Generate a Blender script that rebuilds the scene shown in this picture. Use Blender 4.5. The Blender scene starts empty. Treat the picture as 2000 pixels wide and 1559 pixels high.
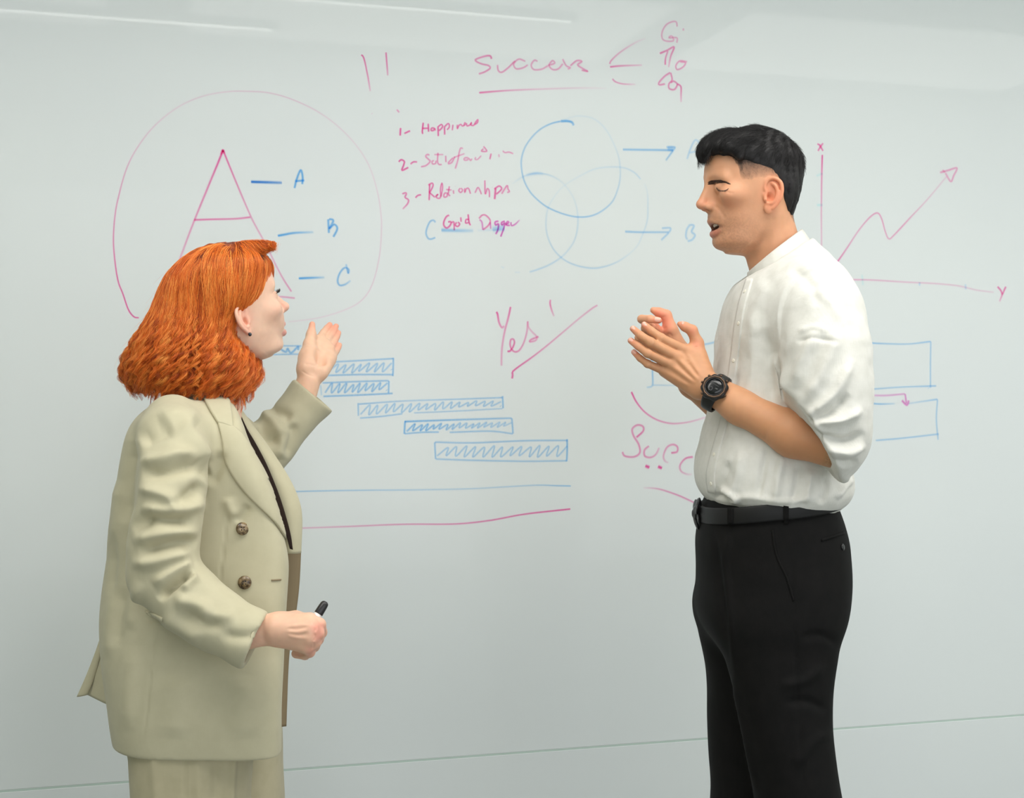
import bpy, bmesh, math, random
import numpy as np
from mathutils import Vector, Matrix
from mathutils.bvhtree import BVHTree

# ------------------------------------------------------------------ camera, world, lights, exposure
scene = bpy.context.scene
F = 2777.0                       # focal length in pixels of the 2000 x 1559 frame
CAM_Z = 1.29
cam_data = bpy.data.cameras.new('camera')
cam_data.sensor_width = 36.0
cam_data.lens = F / 2000.0 * 36.0
cam_data.clip_end = 60
cam = bpy.data.objects.new('camera', cam_data)
scene.collection.objects.link(cam)
cam.location = (0, 0, CAM_Z)
cam.rotation_euler = (math.pi / 2, 0, 0)
scene.camera = cam

world = bpy.data.worlds.new('world')
scene.world = world
world.use_nodes = True
wb = world.node_tree.nodes['Background']
wb.inputs[0].default_value = (0.93, 0.97, 1.0, 1)
wb.inputs[1].default_value = 2.12            # frontal fill, let in by the added opening behind the camera

scene.view_settings.view_transform = 'Standard'
scene.view_settings.look = 'None'
scene.view_settings.gamma = 1.0
scene.view_settings.exposure = 0.05
scene.view_settings.use_curve_mapping = False

# the board wall is turned away from the camera to the right
TH = math.atan(0.30)
WU = Vector((math.cos(TH), math.sin(TH), 0))          # along the wall, to the right
WN = Vector((math.sin(TH), -math.cos(TH), 0))         # out of the wall, into the room
W0 = Vector((0, 3.45, 0))
CEIL = 2.72

def room(u, n, z):
    return W0 + WU * u + WN * n + Vector((0, 0, z))

def area_light(name, u, n, z, su, sn, power, col):
    ld = bpy.data.lights.new(name, 'AREA')
    ld.shape = 'RECTANGLE'
    ld.size, ld.size_y = su, sn
    ld.energy = power
    ld.color = col
    lo = bpy.data.objects.new(name, ld)
    scene.collection.objects.link(lo)
    lo.location = room(u, n, z)
    lo.rotation_euler = (0, 0, TH)
    return lo

# ceiling luminaires (their housings are built with the room below)
PANELS = [(-1.75, 1.80, 1.7, 0.90, 9.0, 'nearest the grey green side wall'), (0.20, 1.80, 1.7, 0.90, 15.0, 'between two other panels'), (2.15, 1.80, 1.7, 0.90, 17.0, 'nearest the pale side wall')]
for (u, n, su, sn, pw, wh_) in PANELS:
    area_light('panel_glow', u, n, CEIL - 0.035, su - 0.04, sn - 0.04, pw, (1.0, 0.985, 0.95))

# ------------------------------------------------------------------ helpers
col = scene.collection

def link(o, parent=None):
    col.objects.link(o)
    if parent is not None:
        o.parent = parent
    return o

def mesh_obj(name, V, Fc, mat, parent=None, smooth=True):
    me = bpy.data.meshes.new(name)
    V = np.asarray(V, dtype=np.float32)
    if isinstance(Fc, np.ndarray):
        nf, k = Fc.shape
        me.vertices.add(len(V)); me.vertices.foreach_set('co', V.ravel())
        me.loops.add(nf * k); me.loops.foreach_set('vertex_index', Fc.astype(np.int32).ravel())
        me.polygons.add(nf)
        me.polygons.foreach_set('loop_start', np.arange(0, nf * k, k, dtype=np.int32))
        me.update(calc_edges=True)
        me.validate()
    else:
        me.from_pydata([tuple(v) for v in V], [], Fc)
        me.update()
    if smooth:
        me.polygons.foreach_set('use_smooth', np.ones(len(me.polygons), dtype=bool))
    if mat is not None:
        me.materials.append(mat)
    o = bpy.data.objects.new(name, me)
    link(o, parent)
    return o

def empty(name, loc, label=None, cat=None, group=None):
    o = bpy.data.objects.new(name, None)
    o.empty_display_size = 0.1
    col.objects.link(o)
    o.location = loc
    tag(o, label, cat, group)
    return o

def tag(o, label=None, cat=None, group=None, kind=None):
    if label: o['label'] = label
    if cat: o['category'] = cat
    if group: o['group'] = group
    if kind: o['kind'] = kind
    return o

def adopt(o, parent):
    """parent o keeping its world placement (parents are unrotated empties or meshes)"""
    o.parent = parent
    o.matrix_parent_inverse = Matrix.Translation(-Vector(parent.location))
    return o

def srgb(r, g, b):
    def f(c):
        c /= 255.0
        return c / 12.92 if c <= 0.04045 else ((c + 0.055) / 1.055) ** 2.4
    return (f(r), f(g), f(b), 1.0)

def mat_new(name):
    m = bpy.data.materials.new(name)
    m.use_nodes = True
    nt = m.node_tree
    b = nt.nodes['Principled BSDF']
    return m, nt, b

def simple_mat(name, colr, rough=0.5, spec=0.5, metal=0.0, coat=0.0):
    m, nt, b = mat_new(name)
    b.inputs['Base Color'].default_value = colr
    b.inputs['Roughness'].default_value = rough
    b.inputs['Specular IOR Level'].default_value = spec
    b.inputs['Metallic'].default_value = metal
    b.inputs['Coat Weight'].default_value = coat
    return m

def add_noise_color(nt, b, c1, c2, scale, detail=4, coord='Object', stretch=(1, 1, 1)):
    tc = nt.nodes.new('ShaderNodeTexCoord')
    mp = nt.nodes.new('ShaderNodeMapping'); mp.inputs['Scale'].default_value = stretch
    nz = nt.nodes.new('ShaderNodeTexNoise'); nz.inputs['Scale'].default_value = scale; nz.inputs['Detail'].default_value = detail
    rp = nt.nodes.new('ShaderNodeValToRGB')
    rp.color_ramp.elements[0].color = c1; rp.color_ramp.elements[1].color = c2
    rp.color_ramp.elements[0].position = 0.35; rp.color_ramp.elements[1].position = 0.65
    nt.links.new(tc.outputs[coord], mp.inputs[0]); nt.links.new(mp.outputs[0], nz.inputs['Vector'])
    nt.links.new(nz.outputs['Fac'], rp.inputs[0]); nt.links.new(rp.outputs[0], b.inputs['Base Color'])
    return nz, mp

def box_mesh(name, lo, hi, mat, parent=None, bevel=0.0, frame=None, seg=2):
    """box between two corners, in wall coordinates when frame is 'room' (u, n, z)"""
    bm = bmesh.new()
    bmesh.ops.create_cube(bm, size=1.0)
    for v in bm.verts:
        v.co = Vector([lo[i] + (v.co[i] + 0.5) * (hi[i] - lo[i]) for i in range(3)])
    if bevel > 0:
        bmesh.ops.bevel(bm, geom=list(bm.edges), offset=bevel, segments=seg, affect='EDGES', profile=0.5)
    if frame == 'room':
        for v in bm.verts:
            v.co = room(*v.co)
        bmesh.ops.reverse_faces(bm, faces=list(bm.faces))
    bmesh.ops.recalc_face_normals(bm, faces=list(bm.faces))
    me = bpy.data.meshes.new(name)
    bm.to_mesh(me); bm.free()
    me.materials.append(mat)
    o = bpy.data.objects.new(name, me)
    link(o, parent)
    return o

def catmull(pts, step):
    """smooth polyline through pts (any dimension), sampled about every `step` units"""
    P = np.asarray(pts, dtype=np.float64)
    if len(P) < 3:
        n = max(2, int(np.linalg.norm(P[-1] - P[0]) / step) + 1)
        t = np.linspace(0, 1, n)[:, None]
        return P[0] * (1 - t) + P[-1] * t
    Q = np.vstack([2 * P[0] - P[1], P, 2 * P[-1] - P[-2]])
    out = []
    for i in range(1, len(Q) - 2):
        p0, p1, p2, p3 = Q[i - 1], Q[i], Q[i + 1], Q[i + 2]
        n = max(2, int(np.linalg.norm(p2 - p1) / step) + 1)
        t = np.linspace(0, 1, n, endpoint=False)[:, None]
        out.append(0.5 * ((2 * p1) + (-p0 + p2) * t + (2 * p0 - 5 * p1 + 4 * p2 - p3) * t ** 2 + (-p0 + 3 * p1 - 3 * p2 + p3) * t ** 3))
    out.append(P[-1:])
    return np.vstack(out)

# ------------------------------------------------------------------ the room
m_board, nt, b = mat_new('board_glass')
b.inputs['Roughness'].default_value = 0.55
b.inputs['Specular IOR Level'].default_value = 0.2
b.inputs['Coat Weight'].default_value = 0.15
b.inputs['Coat Roughness'].default_value = 0.03
add_noise_color(nt, b, srgb(216, 222, 223), srgb(219, 225, 225), 1.2, 3)
m_wall = simple_mat('wall_paint', srgb(214, 219, 212), 0.7, 0.3)
m_ceil, nt, b = mat_new('ceiling_paint')
b.inputs['Roughness'].default_value = 0.85
add_noise_color(nt, b, srgb(225, 226, 222), srgb(231, 231, 228), 30)
m_floor, nt, b = mat_new('floor_vinyl')
b.inputs['Roughness'].default_value = 0.4
add_noise_color(nt, b, srgb(138, 142, 140), srgb(152, 155, 152), 18, 6)
m_white = simple_mat('white_enamel', srgb(235, 235, 230), 0.4)
m_diff, nt, b = mat_new('luminous_diffuser')
b.inputs['Base Color'].default_value = (0.8, 0.8, 0.8, 1)
b.inputs['Emission Color'].default_value = (1.0, 0.965, 0.90, 1)
b.inputs['Emission Strength'].default_value = 3.0
m_strip, nt, b = mat_new('led_strip_diffuser')
b.inputs['Base Color'].default_value = (0.8, 0.8, 0.8, 1)
b.inputs['Emission Color'].default_value = (1.0, 0.98, 0.93, 1)
b.inputs['Emission Strength'].default_value = 26.0

UL, UR, NR = -3.3, 3.9, 6.2
tag(box_mesh('floor', (UL - .1, -.3, -.1), (UR + .1, NR + .1, 0), m_floor, frame='room'), 'grey vinyl floor of the meeting room', kind='structure')
tag(box_mesh('ceiling', (UL - .1, -.3, CEIL), (UR + .1, NR + .1, CEIL + .1), m_ceil, frame='room'), 'white painted ceiling', kind='structure')
tag(box_mesh('wall_left', (UL - .1, -.3, 0), (UL, NR, CEIL), simple_mat('wall_green_grey', srgb(128, 138, 108), 0.75, 0.2), frame='room'), 'grey green side wall', kind='structure')
tag(box_mesh('wall_right', (UR, -.3, 0), (UR + .1, NR, CEIL), m_wall, frame='room'), 'pale side wall', kind='structure')
wall_back = tag(box_mesh('wall_back', (UL, -.2, 0), (UR, -.03, CEIL), m_wall, frame='room'), 'wall that carries the glass whiteboard panels', kind='structure')
# rear wall, with a broad glazing opening added to let in frontal fill
wr = tag(box_mesh('wall_rear', (UL, NR, 0), (UR, NR + .1, 0.12), m_wall, frame='room'), 'low sill of the rear wall under the added fill light opening', kind='structure')
box_mesh('lintel', (UL, NR, 2.66), (UR, NR + .1, CEIL), m_wall, wr, frame='room')
fill_open = tag(box_mesh('fill_opening_1', (UL, NR - .01, 0.12), (UR, NR + .09, 0.16), m_white, frame='room'), 'wide opening behind the camera, added to let in fill light', kind='structure')
for i in range(5):
    u = UL + (UR - UL) * i / 4
    box_mesh('mullion', (max(UL, u - .03), NR, 0.16), (min(UR, u + .03), NR + .08, 2.66), m_white, fill_open, frame='room')

SEAM = 0.43
board = box_mesh('glass_whiteboard', (UL + .02, -.03, SEAM + 0.002), (UR - .02, 0.0, 2.60), m_board, frame='room', bevel=0.0015)
tag(board, 'large glossy pale green glass whiteboard covered with pink and blue marker drawings', 'whiteboard')
low = box_mesh('panel', (UL + .02, -.03, 0.02), (UR - .02, -0.0, SEAM - 0.002), m_board, wall_back, frame='room', bevel=0.0015)
box_mesh('joint_filler', (UL + .02, -.028, SEAM - .004), (UR - .02, -.0006, SEAM + .004), simple_mat('joint_grey', srgb(186, 204, 196), 0.6), wall_back, frame='room')

# ceiling lights: recessed panels near the board, slim LED lines, rear panels
def luminaire(name, u, n, su, sn, label, strip=False, drop=0.0):
    r = empty(name, room(u, n, globals()['CEIL']), label, 'ceiling light', 'ceiling lights')
    h = 0.03
    CEIL = globals()['CEIL'] - drop
    if drop:
        for du in (-su * .4, su * .4):
            adopt(box_mesh('suspension_rod', (u + du - .003, n - .003, CEIL - .002), (u + du + .003, n + .003, CEIL + drop), m_white, frame='room'), r)
    fr = box_mesh('housing', (u - su / 2, n - sn / 2, CEIL - h), (u + su / 2, n + sn / 2, CEIL - 0.001), m_white, frame='room', bevel=0.004)
    adopt(fr, r)
    df = box_mesh('diffuser', (u - su / 2 + .02, n - sn / 2 + .008, CEIL - h - .002), (u + su / 2 - .02, n + sn / 2 - .008, CEIL - h + .004), m_strip if strip else m_diff, frame='room')
    adopt(df, r)
    return r
for i, (u, n, su, sn, pw, wh_) in enumerate(PANELS):
    luminaire('ceiling_light', u, n, su, sn, 'rectangular ceiling light panel ' + wh_)
luminaire('led_line_light', -0.90, 1.27, 1.0, 0.040, 'slim LED line light on rods over the circled triangle drawing', True, .22)
luminaire('led_line_light', -0.01, 0.90, 0.98, 0.034, 'slim LED line light on rods over the word Success', True, .22)

# ------------------------------------------------------------------ marker drawings on the board
# ink is a translucent film: light passes through it to the glass and back
INKS = {'p': (1.0, .26, .60), 'b': (.24, .62, .97), 'c': (.48, .92, .96), 'v': (.90, .17, .70), 'd': (.08, .40, .86)}
m_ink, nt, b = mat_new('marker_ink')
at = nt.nodes.new('ShaderNodeAttribute'); at.attribute_name = 'ink'
tr = nt.nodes.new('ShaderNodeBsdfTransparent')
mx = nt.nodes.new('ShaderNodeMix'); mx.data_type = 'RGBA'
mx.inputs[6].default_value = (1, 1, 1, 1)
nz = nt.nodes.new('ShaderNodeTexNoise'); nz.inputs['Scale'].default_value = 240; nz.inputs['Detail'].default_value = 2
mr = nt.nodes.new('ShaderNodeMapRange'); mr.inputs['From Min'].default_value = 0.25; mr.inputs['From Max'].default_value = 0.75
mr.inputs['To Min'].default_value = 0.7; mr.inputs['To Max'].default_value = 1.0
mu = nt.nodes.new('ShaderNodeMath'); mu.operation = 'MULTIPLY'
nt.links.new(nz.outputs['Fac'], mr.inputs['Value'])
nt.links.new(mr.outputs[0], mu.inputs[0]); nt.links.new(at.outputs['Alpha'], mu.inputs[1])
nt.links.new(mu.outputs[0], mx.inputs[0]); nt.links.new(at.outputs['Color'], mx.inputs[7])
nt.links.new(mx.outputs[2], tr.inputs[0])
nt.links.new(tr.outputs[0], nt.nodes['Material Output'].inputs[0])
nt.nodes.remove(b)

def wall_pt(px, py):
    dx = (px - 1000.0) / F
    dz = (779.5 - py) / F
    d = 3.45 / (1 - 0.30 * dx)
    return np.array([dx * d, d, CAM_Z + dz * d])

def drawing(name, region, strokes, parent=board, lift=0.0004):
    """strokes: (ink, points, alpha list, width px) in a zoomed region's coordinates"""
    x0, y0, sc = region
    V, Fc, C = [], [], []
    for si, (ink, pts, al, wd) in enumerate(strokes):
        if len(pts) == 1:
            pts = [pts[0], (pts[0][0] + 2, pts[0][1] + 3)]
        pp = [(x0 + p[0] / sc, y0 + p[1] / sc) for p in pts]
        cv = catmull(pp, 2.2)
        n = len(cv)
        al = list(al) if isinstance(al, (list, tuple)) else [al, al]
        A = 1.0 * np.interp(np.linspace(0, 1, n), np.linspace(0, 1, len(al)), al)
        base = len(V)
        c = INKS[ink]
        W = np.array([wall_pt(*p) for p in cv])
        nrm = np.array(WN)
        T = np.gradient(W, axis=0)
        T /= (np.linalg.norm(T, axis=1)[:, None] + 1e-9)
        B = np.cross(T, nrm)
        pxm = np.linalg.norm(wall_pt(pp[0][0] + 1, pp[0][1]) - wall_pt(*pp[0]))
        for i in range(n):
            taper = 1.0
            hw = wd * 0.58 * pxm * taper
            for k, (o, a) in enumerate([(-1.9, 0), (-1.0, 0.42), (-.5, 1.0), (.5, 1.0), (1.0, 0.42), (1.9, 0)]):
                V.append(W[i] + B[i] * hw * o + nrm * (lift + si * 4e-6))
                C.append((c[0], c[1], c[2], A[i] * a if 0 < i < n - 1 else A[i] * a * 0.6))
        for i in range(n - 1):
            for k in range(5):
                a0 = base + i * 6 + k
                Fc.append((a0, a0 + 1, a0 + 7, a0 + 6))
    o = mesh_obj(name, V, Fc, m_ink, None, smooth=False)
    ca = o.data.color_attributes.new('ink', 'FLOAT_COLOR', 'POINT')
    ca.data.foreach_set('color', np.array(C, dtype=np.float32).ravel())
    adopt(o, parent)
    return o

RA = (200, 160, 3.248); RB = (680, 20, 2.778); RC = (740, 200, 5.197); RD = (960, 210, 4.4545)
RE = (480, 640, 2.941); RF = (920, 560, 7.143); RG = (1200, 640, 3.030); RH = (1540, 250, 4.213)

drawing('circled_outline', RA, [
    ('p', [(232,1497),(200,1490),(165,1445),(130,1345),(100,1265),(80,1140),(70,1000),(80,850),(100,740),(150,560),(220,420),(330,280),(480,160),(640,90),(800,62),(920,60),(1060,70),(1200,110),(1350,180),(1480,270),(1600,390),(1690,530),(1745,700),(1768,850),(1770,960),(1755,1120),(1710,1290),(1640,1390),(1530,1450),(1380,1495),(1250,1515),(1180,1522)],
     [.95,.85,.6,.45,.28,.2,.18,.22,.24,.17,.16,.18,.18,.2,.17,.13], 2.2)])
drawing('triangle_diagram', RA, [
    ('p', [(765,432),(735,510),(585,875),(500,1100),(430,1280)], [1,.7,.55,.4,.35], 3.0),
    ('p', [(752,462),(765,432),(772,455)], [.5,1,.5], 3.4),
    ('p', [(765,432),(850,640),(945,860),(1035,1030),(1130,1220),(1200,1332)], [.9,.65,.5,.4,.4,.55], 2.7),
    ('p', [(430,1325),(800,1345),(1115,1362),(1222,1372)], [.4,.4,.42,.5], 2.8),
    ('p', [(580,876),(700,872),(850,868),(940,858)], [.75,.7,.6,.7], 3.0),
    ('d', [(942,634),(1040,637),(1140,640)], [1,.85,.55], 4.0),
    ('b', [(1218,675),(1235,610),(1258,560),(1270,600),(1268,650)], .8, 3.2), ('b', [(1222,630),(1283,625)], .8, 3.2),
    ('b', [(1112,977),(1160,968),(1220,958),(1340,953)], [.95,.8,.6,.25], 3.5),
    ('b', [(1437,960),(1435,920),(1432,870)], .7, 3.4), ('b', [(1437,870),(1465,880),(1440,930),(1470,905),(1490,930),(1465,985)], .75, 3.2),
    ('b', [(1245,1247),(1330,1243),(1410,1240)], [.95,.75,.25], 3.5),
    ('b', [(1545,1155),(1555,1200),(1560,1215),(1562,1190),(1535,1180),(1505,1215),(1492,1260),(1505,1290),(1540,1285),(1575,1260)], [.4,.6,.6,.6,.6,.3], 3.0)])
drawing('marker_stroke', RB, [
    ('p', [(70,242),(85,260),(105,350),(120,440)], [.9,.7,.6,.3], 2.4)])
drawing('marker_stroke', RB, [('p', [(205,228),(210,290),(215,355)], [.8,.7,.4], 2.4),
    ])
drawing('success_heading', RB, [
    ('p', [(778,265),(770,248),(740,250),(690,270),(720,290),(760,300),(770,315),(740,335),(708,346)], [.8,.6,.6,.6,.6], 2.7),
    ('p', [(810,296),(814,326),(832,337),(865,315),(905,275)], .55, 2.6),
    ('p', [(962,277),(925,266),(898,292),(912,318),(950,312),(975,296)], .5, 2.6),
    ('p', [(1028,278),(1010,272),(993,298),(1008,322),(1050,320),(1085,300)], .48, 2.6),
    ('p', [(1085,300),(1120,288),(1108,274),(1090,300),(1110,322),(1140,318),(1165,290)], .5, 2.6),
    ('p', [(1163,264),(1182,300),(1205,312),(1190,320)], .5, 2.6),
    ('p', [(1205,302),(1240,274),(1268,278),(1245,296),(1270,315),(1300,332),(1265,325)], .55, 2.6),
    ('p', [(710,448),(860,436),(1050,428),(1250,422),(1400,424)], [.85,.45,.25,.18,.05], 2.6),
    ])
drawing('success_branches', RB, [
    ('p', [(1418,292),(1430,270),(1480,225),(1560,175),(1615,152)], [.6,.45,.35,.2,.05], 2.4),
    ('p', [(1420,308),(1480,302),(1595,298)], [.8,.5,.25], 2.6), ('p', [(1433,372),(1450,388),(1490,400),(1560,403)], [.6,.5,.4,.15], 2.4),
    ('p', [(1785,90),(1780,65),(1760,62),(1725,80),(1703,120),(1705,155),(1730,168),(1765,165),(1755,140),(1740,150),(1783,150),(1783,178)], .42, 2.5), ('p', [(1818,98),(1819,112)], .5, 2.5),
    ('p', [(1690,235),(1730,218),(1768,200),(1750,250),(1738,310)], [.8,.6,.7,.5,.3], 2.6), ('p', [(1735,220),(1722,260),(1720,297)], [.5,.6,.8], 2.5),
    ('p', [(1840,280),(1800,275),(1778,300),(1785,322),(1815,310),(1830,285),(1800,280)], .5, 2.5),
    ('p', [(1748,338),(1715,360),(1685,395),(1690,405),(1720,400)], .6, 2.6),
    ('p', [(1750,338),(1757,378),(1740,400),(1742,425),(1770,430),(1785,402),(1765,385),(1750,395)], .6, 2.6), ('p', [(1785,400),(1805,415),(1806,460),(1806,500)], [.7,.7,.5,.25], 2.6)])
drawing('marker_tick', RC, [('p', [(180, 72), (208, 103)], .6, 2.4)])
drawing('marker_dot', RB, [('p', [(128, 560)], .5, 2.2)])
drawing('list_number', RC, [
    ('p', [(220,258),(216,340)], .95, 2.7), ('p', [(258,316),(318,288)], .9, 2.6)])
drawing('list_line', RC, [
    ('p', [(450,205),(440,300),(450,318)], .95, 2.5), ('p', [(500,215),(505,300)], .9, 2.5), ('p', [(440,265),(500,262)], .85, 2.3),
    ('p', [(560,260),(535,262),(530,285),(555,285),(565,262),(572,288)], .85, 2.3),
    ('p', [(600,240),(603,345)], .9, 2.5), ('p', [(603,245),(635,225),(645,250),(610,290)], .85, 2.3),
    ('p', [(665,240),(668,330)], .85, 2.5), ('p', [(668,245),(705,215),(715,250),(690,280)], .8, 2.3),
    ('p', [(752,225),(745,285)], .75, 2.3), ('p', [(742,190)], .5, 2.3),
    ('p', [(795,225),(797,268),(812,235),(835,225),(845,245)], .75, 2.3), ('p', [(845,245),(880,222),(872,205),(862,240)], .7, 2.2),
    ('p', [(890,210),(895,240),(930,225),(942,203),(930,225),(960,235),(990,190),(1005,175),(1000,205),(970,225)], .75, 2.3),
    ])
drawing('list_number', RC, [
    ('p', [(200,605),(225,583),(258,600),(250,640),(235,690),(300,660)], .9, 2.6), ('p', [(320,628),(350,605),(390,605)], .8, 2.5)])
drawing('list_line', RC, [
    ('p', [(515,535),(490,530),(475,550),(505,580),(520,600),(480,640),(425,655)], .6, 2.5),
    ('p', [(560,590),(540,600),(545,625),(575,620),(580,590)], .6, 2.3), ('p', [(600,510),(595,600),(610,630),(640,630)], .6, 2.4), ('p', [(560,530),(655,530)], .5, 2.2),
    ('p', [(678,540),(680,610)], .6, 2.3), ('p', [(755,560),(715,600),(705,622),(740,610),(770,550)], .6, 2.3),
    ('p', [(855,470),(830,465),(815,510),(800,590),(775,675)], .55, 2.4), ('p', [(760,560),(870,520)], .5, 2.2),
    ('p', [(905,560),(870,565),(865,585),(900,585),(910,565),(930,590),(945,570)], .55, 2.3), ('p', [(985,555),(975,575),(1000,580),(1040,540)], .5, 2.2),
    ('p', [(1060,445),(1095,495),(1040,495),(1062,470)], .65, 2.3), ('p', [(1140,518),(1125,580)], .75, 2.3), ('p', [(1165,495)], .45, 2.3), ('p', [(1215,525),(1222,558)], .5, 2.3),
    ('p', [(1255,490),(1280,510),(1320,505),(1365,522)], .55, 2.3),
    ])
drawing('list_number', RC, [
    ('p', [(235,930),(270,918),(280,930),(265,965),(300,990),(290,1030),(240,1085)], [.7,.75,.75,.7,.45], 2.5), ('p', [(370,970),(395,945),(430,938)], .8, 2.5)])
drawing('list_line', RC, [
    ('p', [(515,830),(510,995)], .85, 2.5), ('p', [(500,840),(540,820),(550,845),(525,900),(515,915),(570,965)], .8, 2.4),
    ('p', [(575,960),(600,930),(580,962),(620,970),(645,880),(640,820),(625,880),(630,960)], .7, 2.3),
    ('p', [(690,920),(665,925),(660,960),(690,955),(695,915)], .7, 2.3), ('p', [(715,850),(705,930),(725,950)], .7, 2.3), ('p', [(680,885),(740,890)], .6, 2.2),
    ('p', [(755,890),(760,930)], .65, 2.3), ('p', [(775,850)], .5, 2.2), ('p', [(825,870),(810,895),(830,915),(850,890),(830,870)], .7, 2.2),
    ('p', [(870,870),(872,915),(885,880),(910,875),(930,930)], .7, 2.3), ('p', [(975,920),(1005,865),(1030,905),(1040,935)], .65, 2.3),
    ('p', [(1075,790),(1080,930),(1100,875),(1120,900),(1122,965)], .7, 2.3), ('p', [(1150,860)], .6, 2.3),
    ('p', [(1185,870),(1175,985)], .85, 3.0), ('p', [(1170,880),(1220,850),(1245,880),(1190,935)], .8, 2.5), ('p', [(1245,930),(1300,845),(1310,880),(1325,905),(1300,915)], .65, 2.4)])
drawing('gold_digger_note', RC, [
    ('b', [(575,1220),(555,1198),(520,1210),(490,1270),(478,1330),(500,1380),(530,1388),(575,1372)], .5, 2.8),
    ('b', [(632,1297),(830,1302),(960,1303)], [.55,.45,.2], 5), ('b', [(1000,1300),(1280,1292)], [.1,.25], 3), ('b', [(1150,1290),(1215,1278),(1275,1268)], [.3,.45,.3], 8),
    ('p', [(715,1145),(685,1160),(660,1210),(660,1250),(690,1275),(725,1245),(730,1212),(700,1215)], .85, 2.6), ('p', [(735,1225),(760,1215),(765,1300)], .8, 2.4),
    ('p', [(790,1215),(775,1245),(800,1260),(820,1235),(800,1215)], .85, 2.4), ('p', [(830,1165),(835,1215)], .8, 2.4),
    ('p', [(905,1135),(915,1215),(930,1250)], .9, 2.5), ('p', [(915,1190),(885,1190),(880,1225),(912,1220)], .85, 2.3),
    ('v', [(1020,1190),(1045,1215),(1055,1295)], .6, 2.5), ('p', [(1015,1180),(1050,1145),(1090,1150),(1130,1200),(1110,1250),(1055,1295)], .7, 2.5), ('v', [(1130,1215),(1135,1285)], .6, 2.4),
    ('v', [(1215,1205),(1180,1215),(1185,1245),(1215,1235),(1205,1300),(1185,1340)], .8, 2.5), ('v', [(1280,1205),(1245,1220),(1250,1245),(1280,1225),(1260,1300),(1235,1365)], .8, 2.5),
    ('v', [(1285,1245),(1320,1218),(1302,1210),(1295,1245),(1330,1250)], .75, 2.4), ('v', [(1340,1215),(1345,1250),(1380,1240),(1430,1192)], [.7,.7,.6,.3], 2.4)])
drawing('venn_diagram', RD, [
    ('b', [(715,158),(700,130),(660,118),(600,120)], [.5,.75,.8,.7], 3.6),
    ('b', [(600,120),(520,140),(430,185),(350,260),(290,350),(260,450),(262,540),(285,640),(340,740),(420,820),(500,875),(620,925),(740,952),(860,945),(960,900),(1050,820),(1095,720),(1118,620),(1118,520),(1105,430),(1060,310),(1000,200),(930,125),(860,88),(770,75),(690,85),(600,118)],
     [.6,.45,.42,.42,.42,.45,.48,.5,.48,.38,.28,.2,.15,.13,.13,.12,.05], 2.5),
    ('b', [(180,665),(260,610),(340,580),(420,572),(520,595),(610,650),(680,730),(725,820),(748,920),(750,1030),(730,1130),(690,1210),(610,1300),(500,1370),(400,1410),(330,1432)], [.05,.2,.32,.2,.1,.1,.13,.2,.22,.2,.2,.28,.3,.3], 2.6),
    ('b', [(300,592),(380,574),(450,580)], [.1,.22,.1], 5),
    ('b', [(200,1435),(250,1435)], .12, 2.4), ('b', [(80,1385),(112,1397)], .15, 2.4),
    ('b', [(1298,625),(1240,565),(1150,525),(1030,518),(900,535),(780,590),(660,660),(590,720),(530,800),(490,880),(474,980),(478,1080),(510,1180),(560,1260),(640,1330),(740,1375),(860,1398),(960,1390),(1080,1350),(1190,1280),(1270,1200),(1320,1090),(1355,980),(1360,860),(1355,740),(1330,660)],
     [.25,.22,.18,.15,.1,.08,.1,.18,.22,.25,.3,.32,.28,.2,.1,.16,.2,.16,.05], 2.4),
    ('b', [(1140,366),(1300,368),(1580,372)], [.5,.5,.55], 3.2), ('b', [(1520,345),(1590,345),(1585,365),(1515,462)], [.4,.5,.5,.35], 3.0), ('b', [(1530,357),(1580,360)], .4, 6),
    ('b', [(1700,450),(1730,360),(1770,285),(1800,300),(1815,345),(1830,430)], .32, 2.8), ('b', [(1720,395),(1810,375)], .32, 2.6),
    ('b', [(1160,1080),(1300,1085),(1540,1085)], [.5,.45,.4], 3.0), ('b', [(1480,1050),(1555,1050),(1540,1090),(1475,1155)], .38, 3.0),
    ('b', [(1730,1015),(1700,1060),(1690,1120),(1705,1150)], .36, 3.0), ('b', [(1730,1020),(1762,1030),(1740,1080),(1770,1110),(1745,1150),(1705,1165)], .4, 3.0)])

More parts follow.
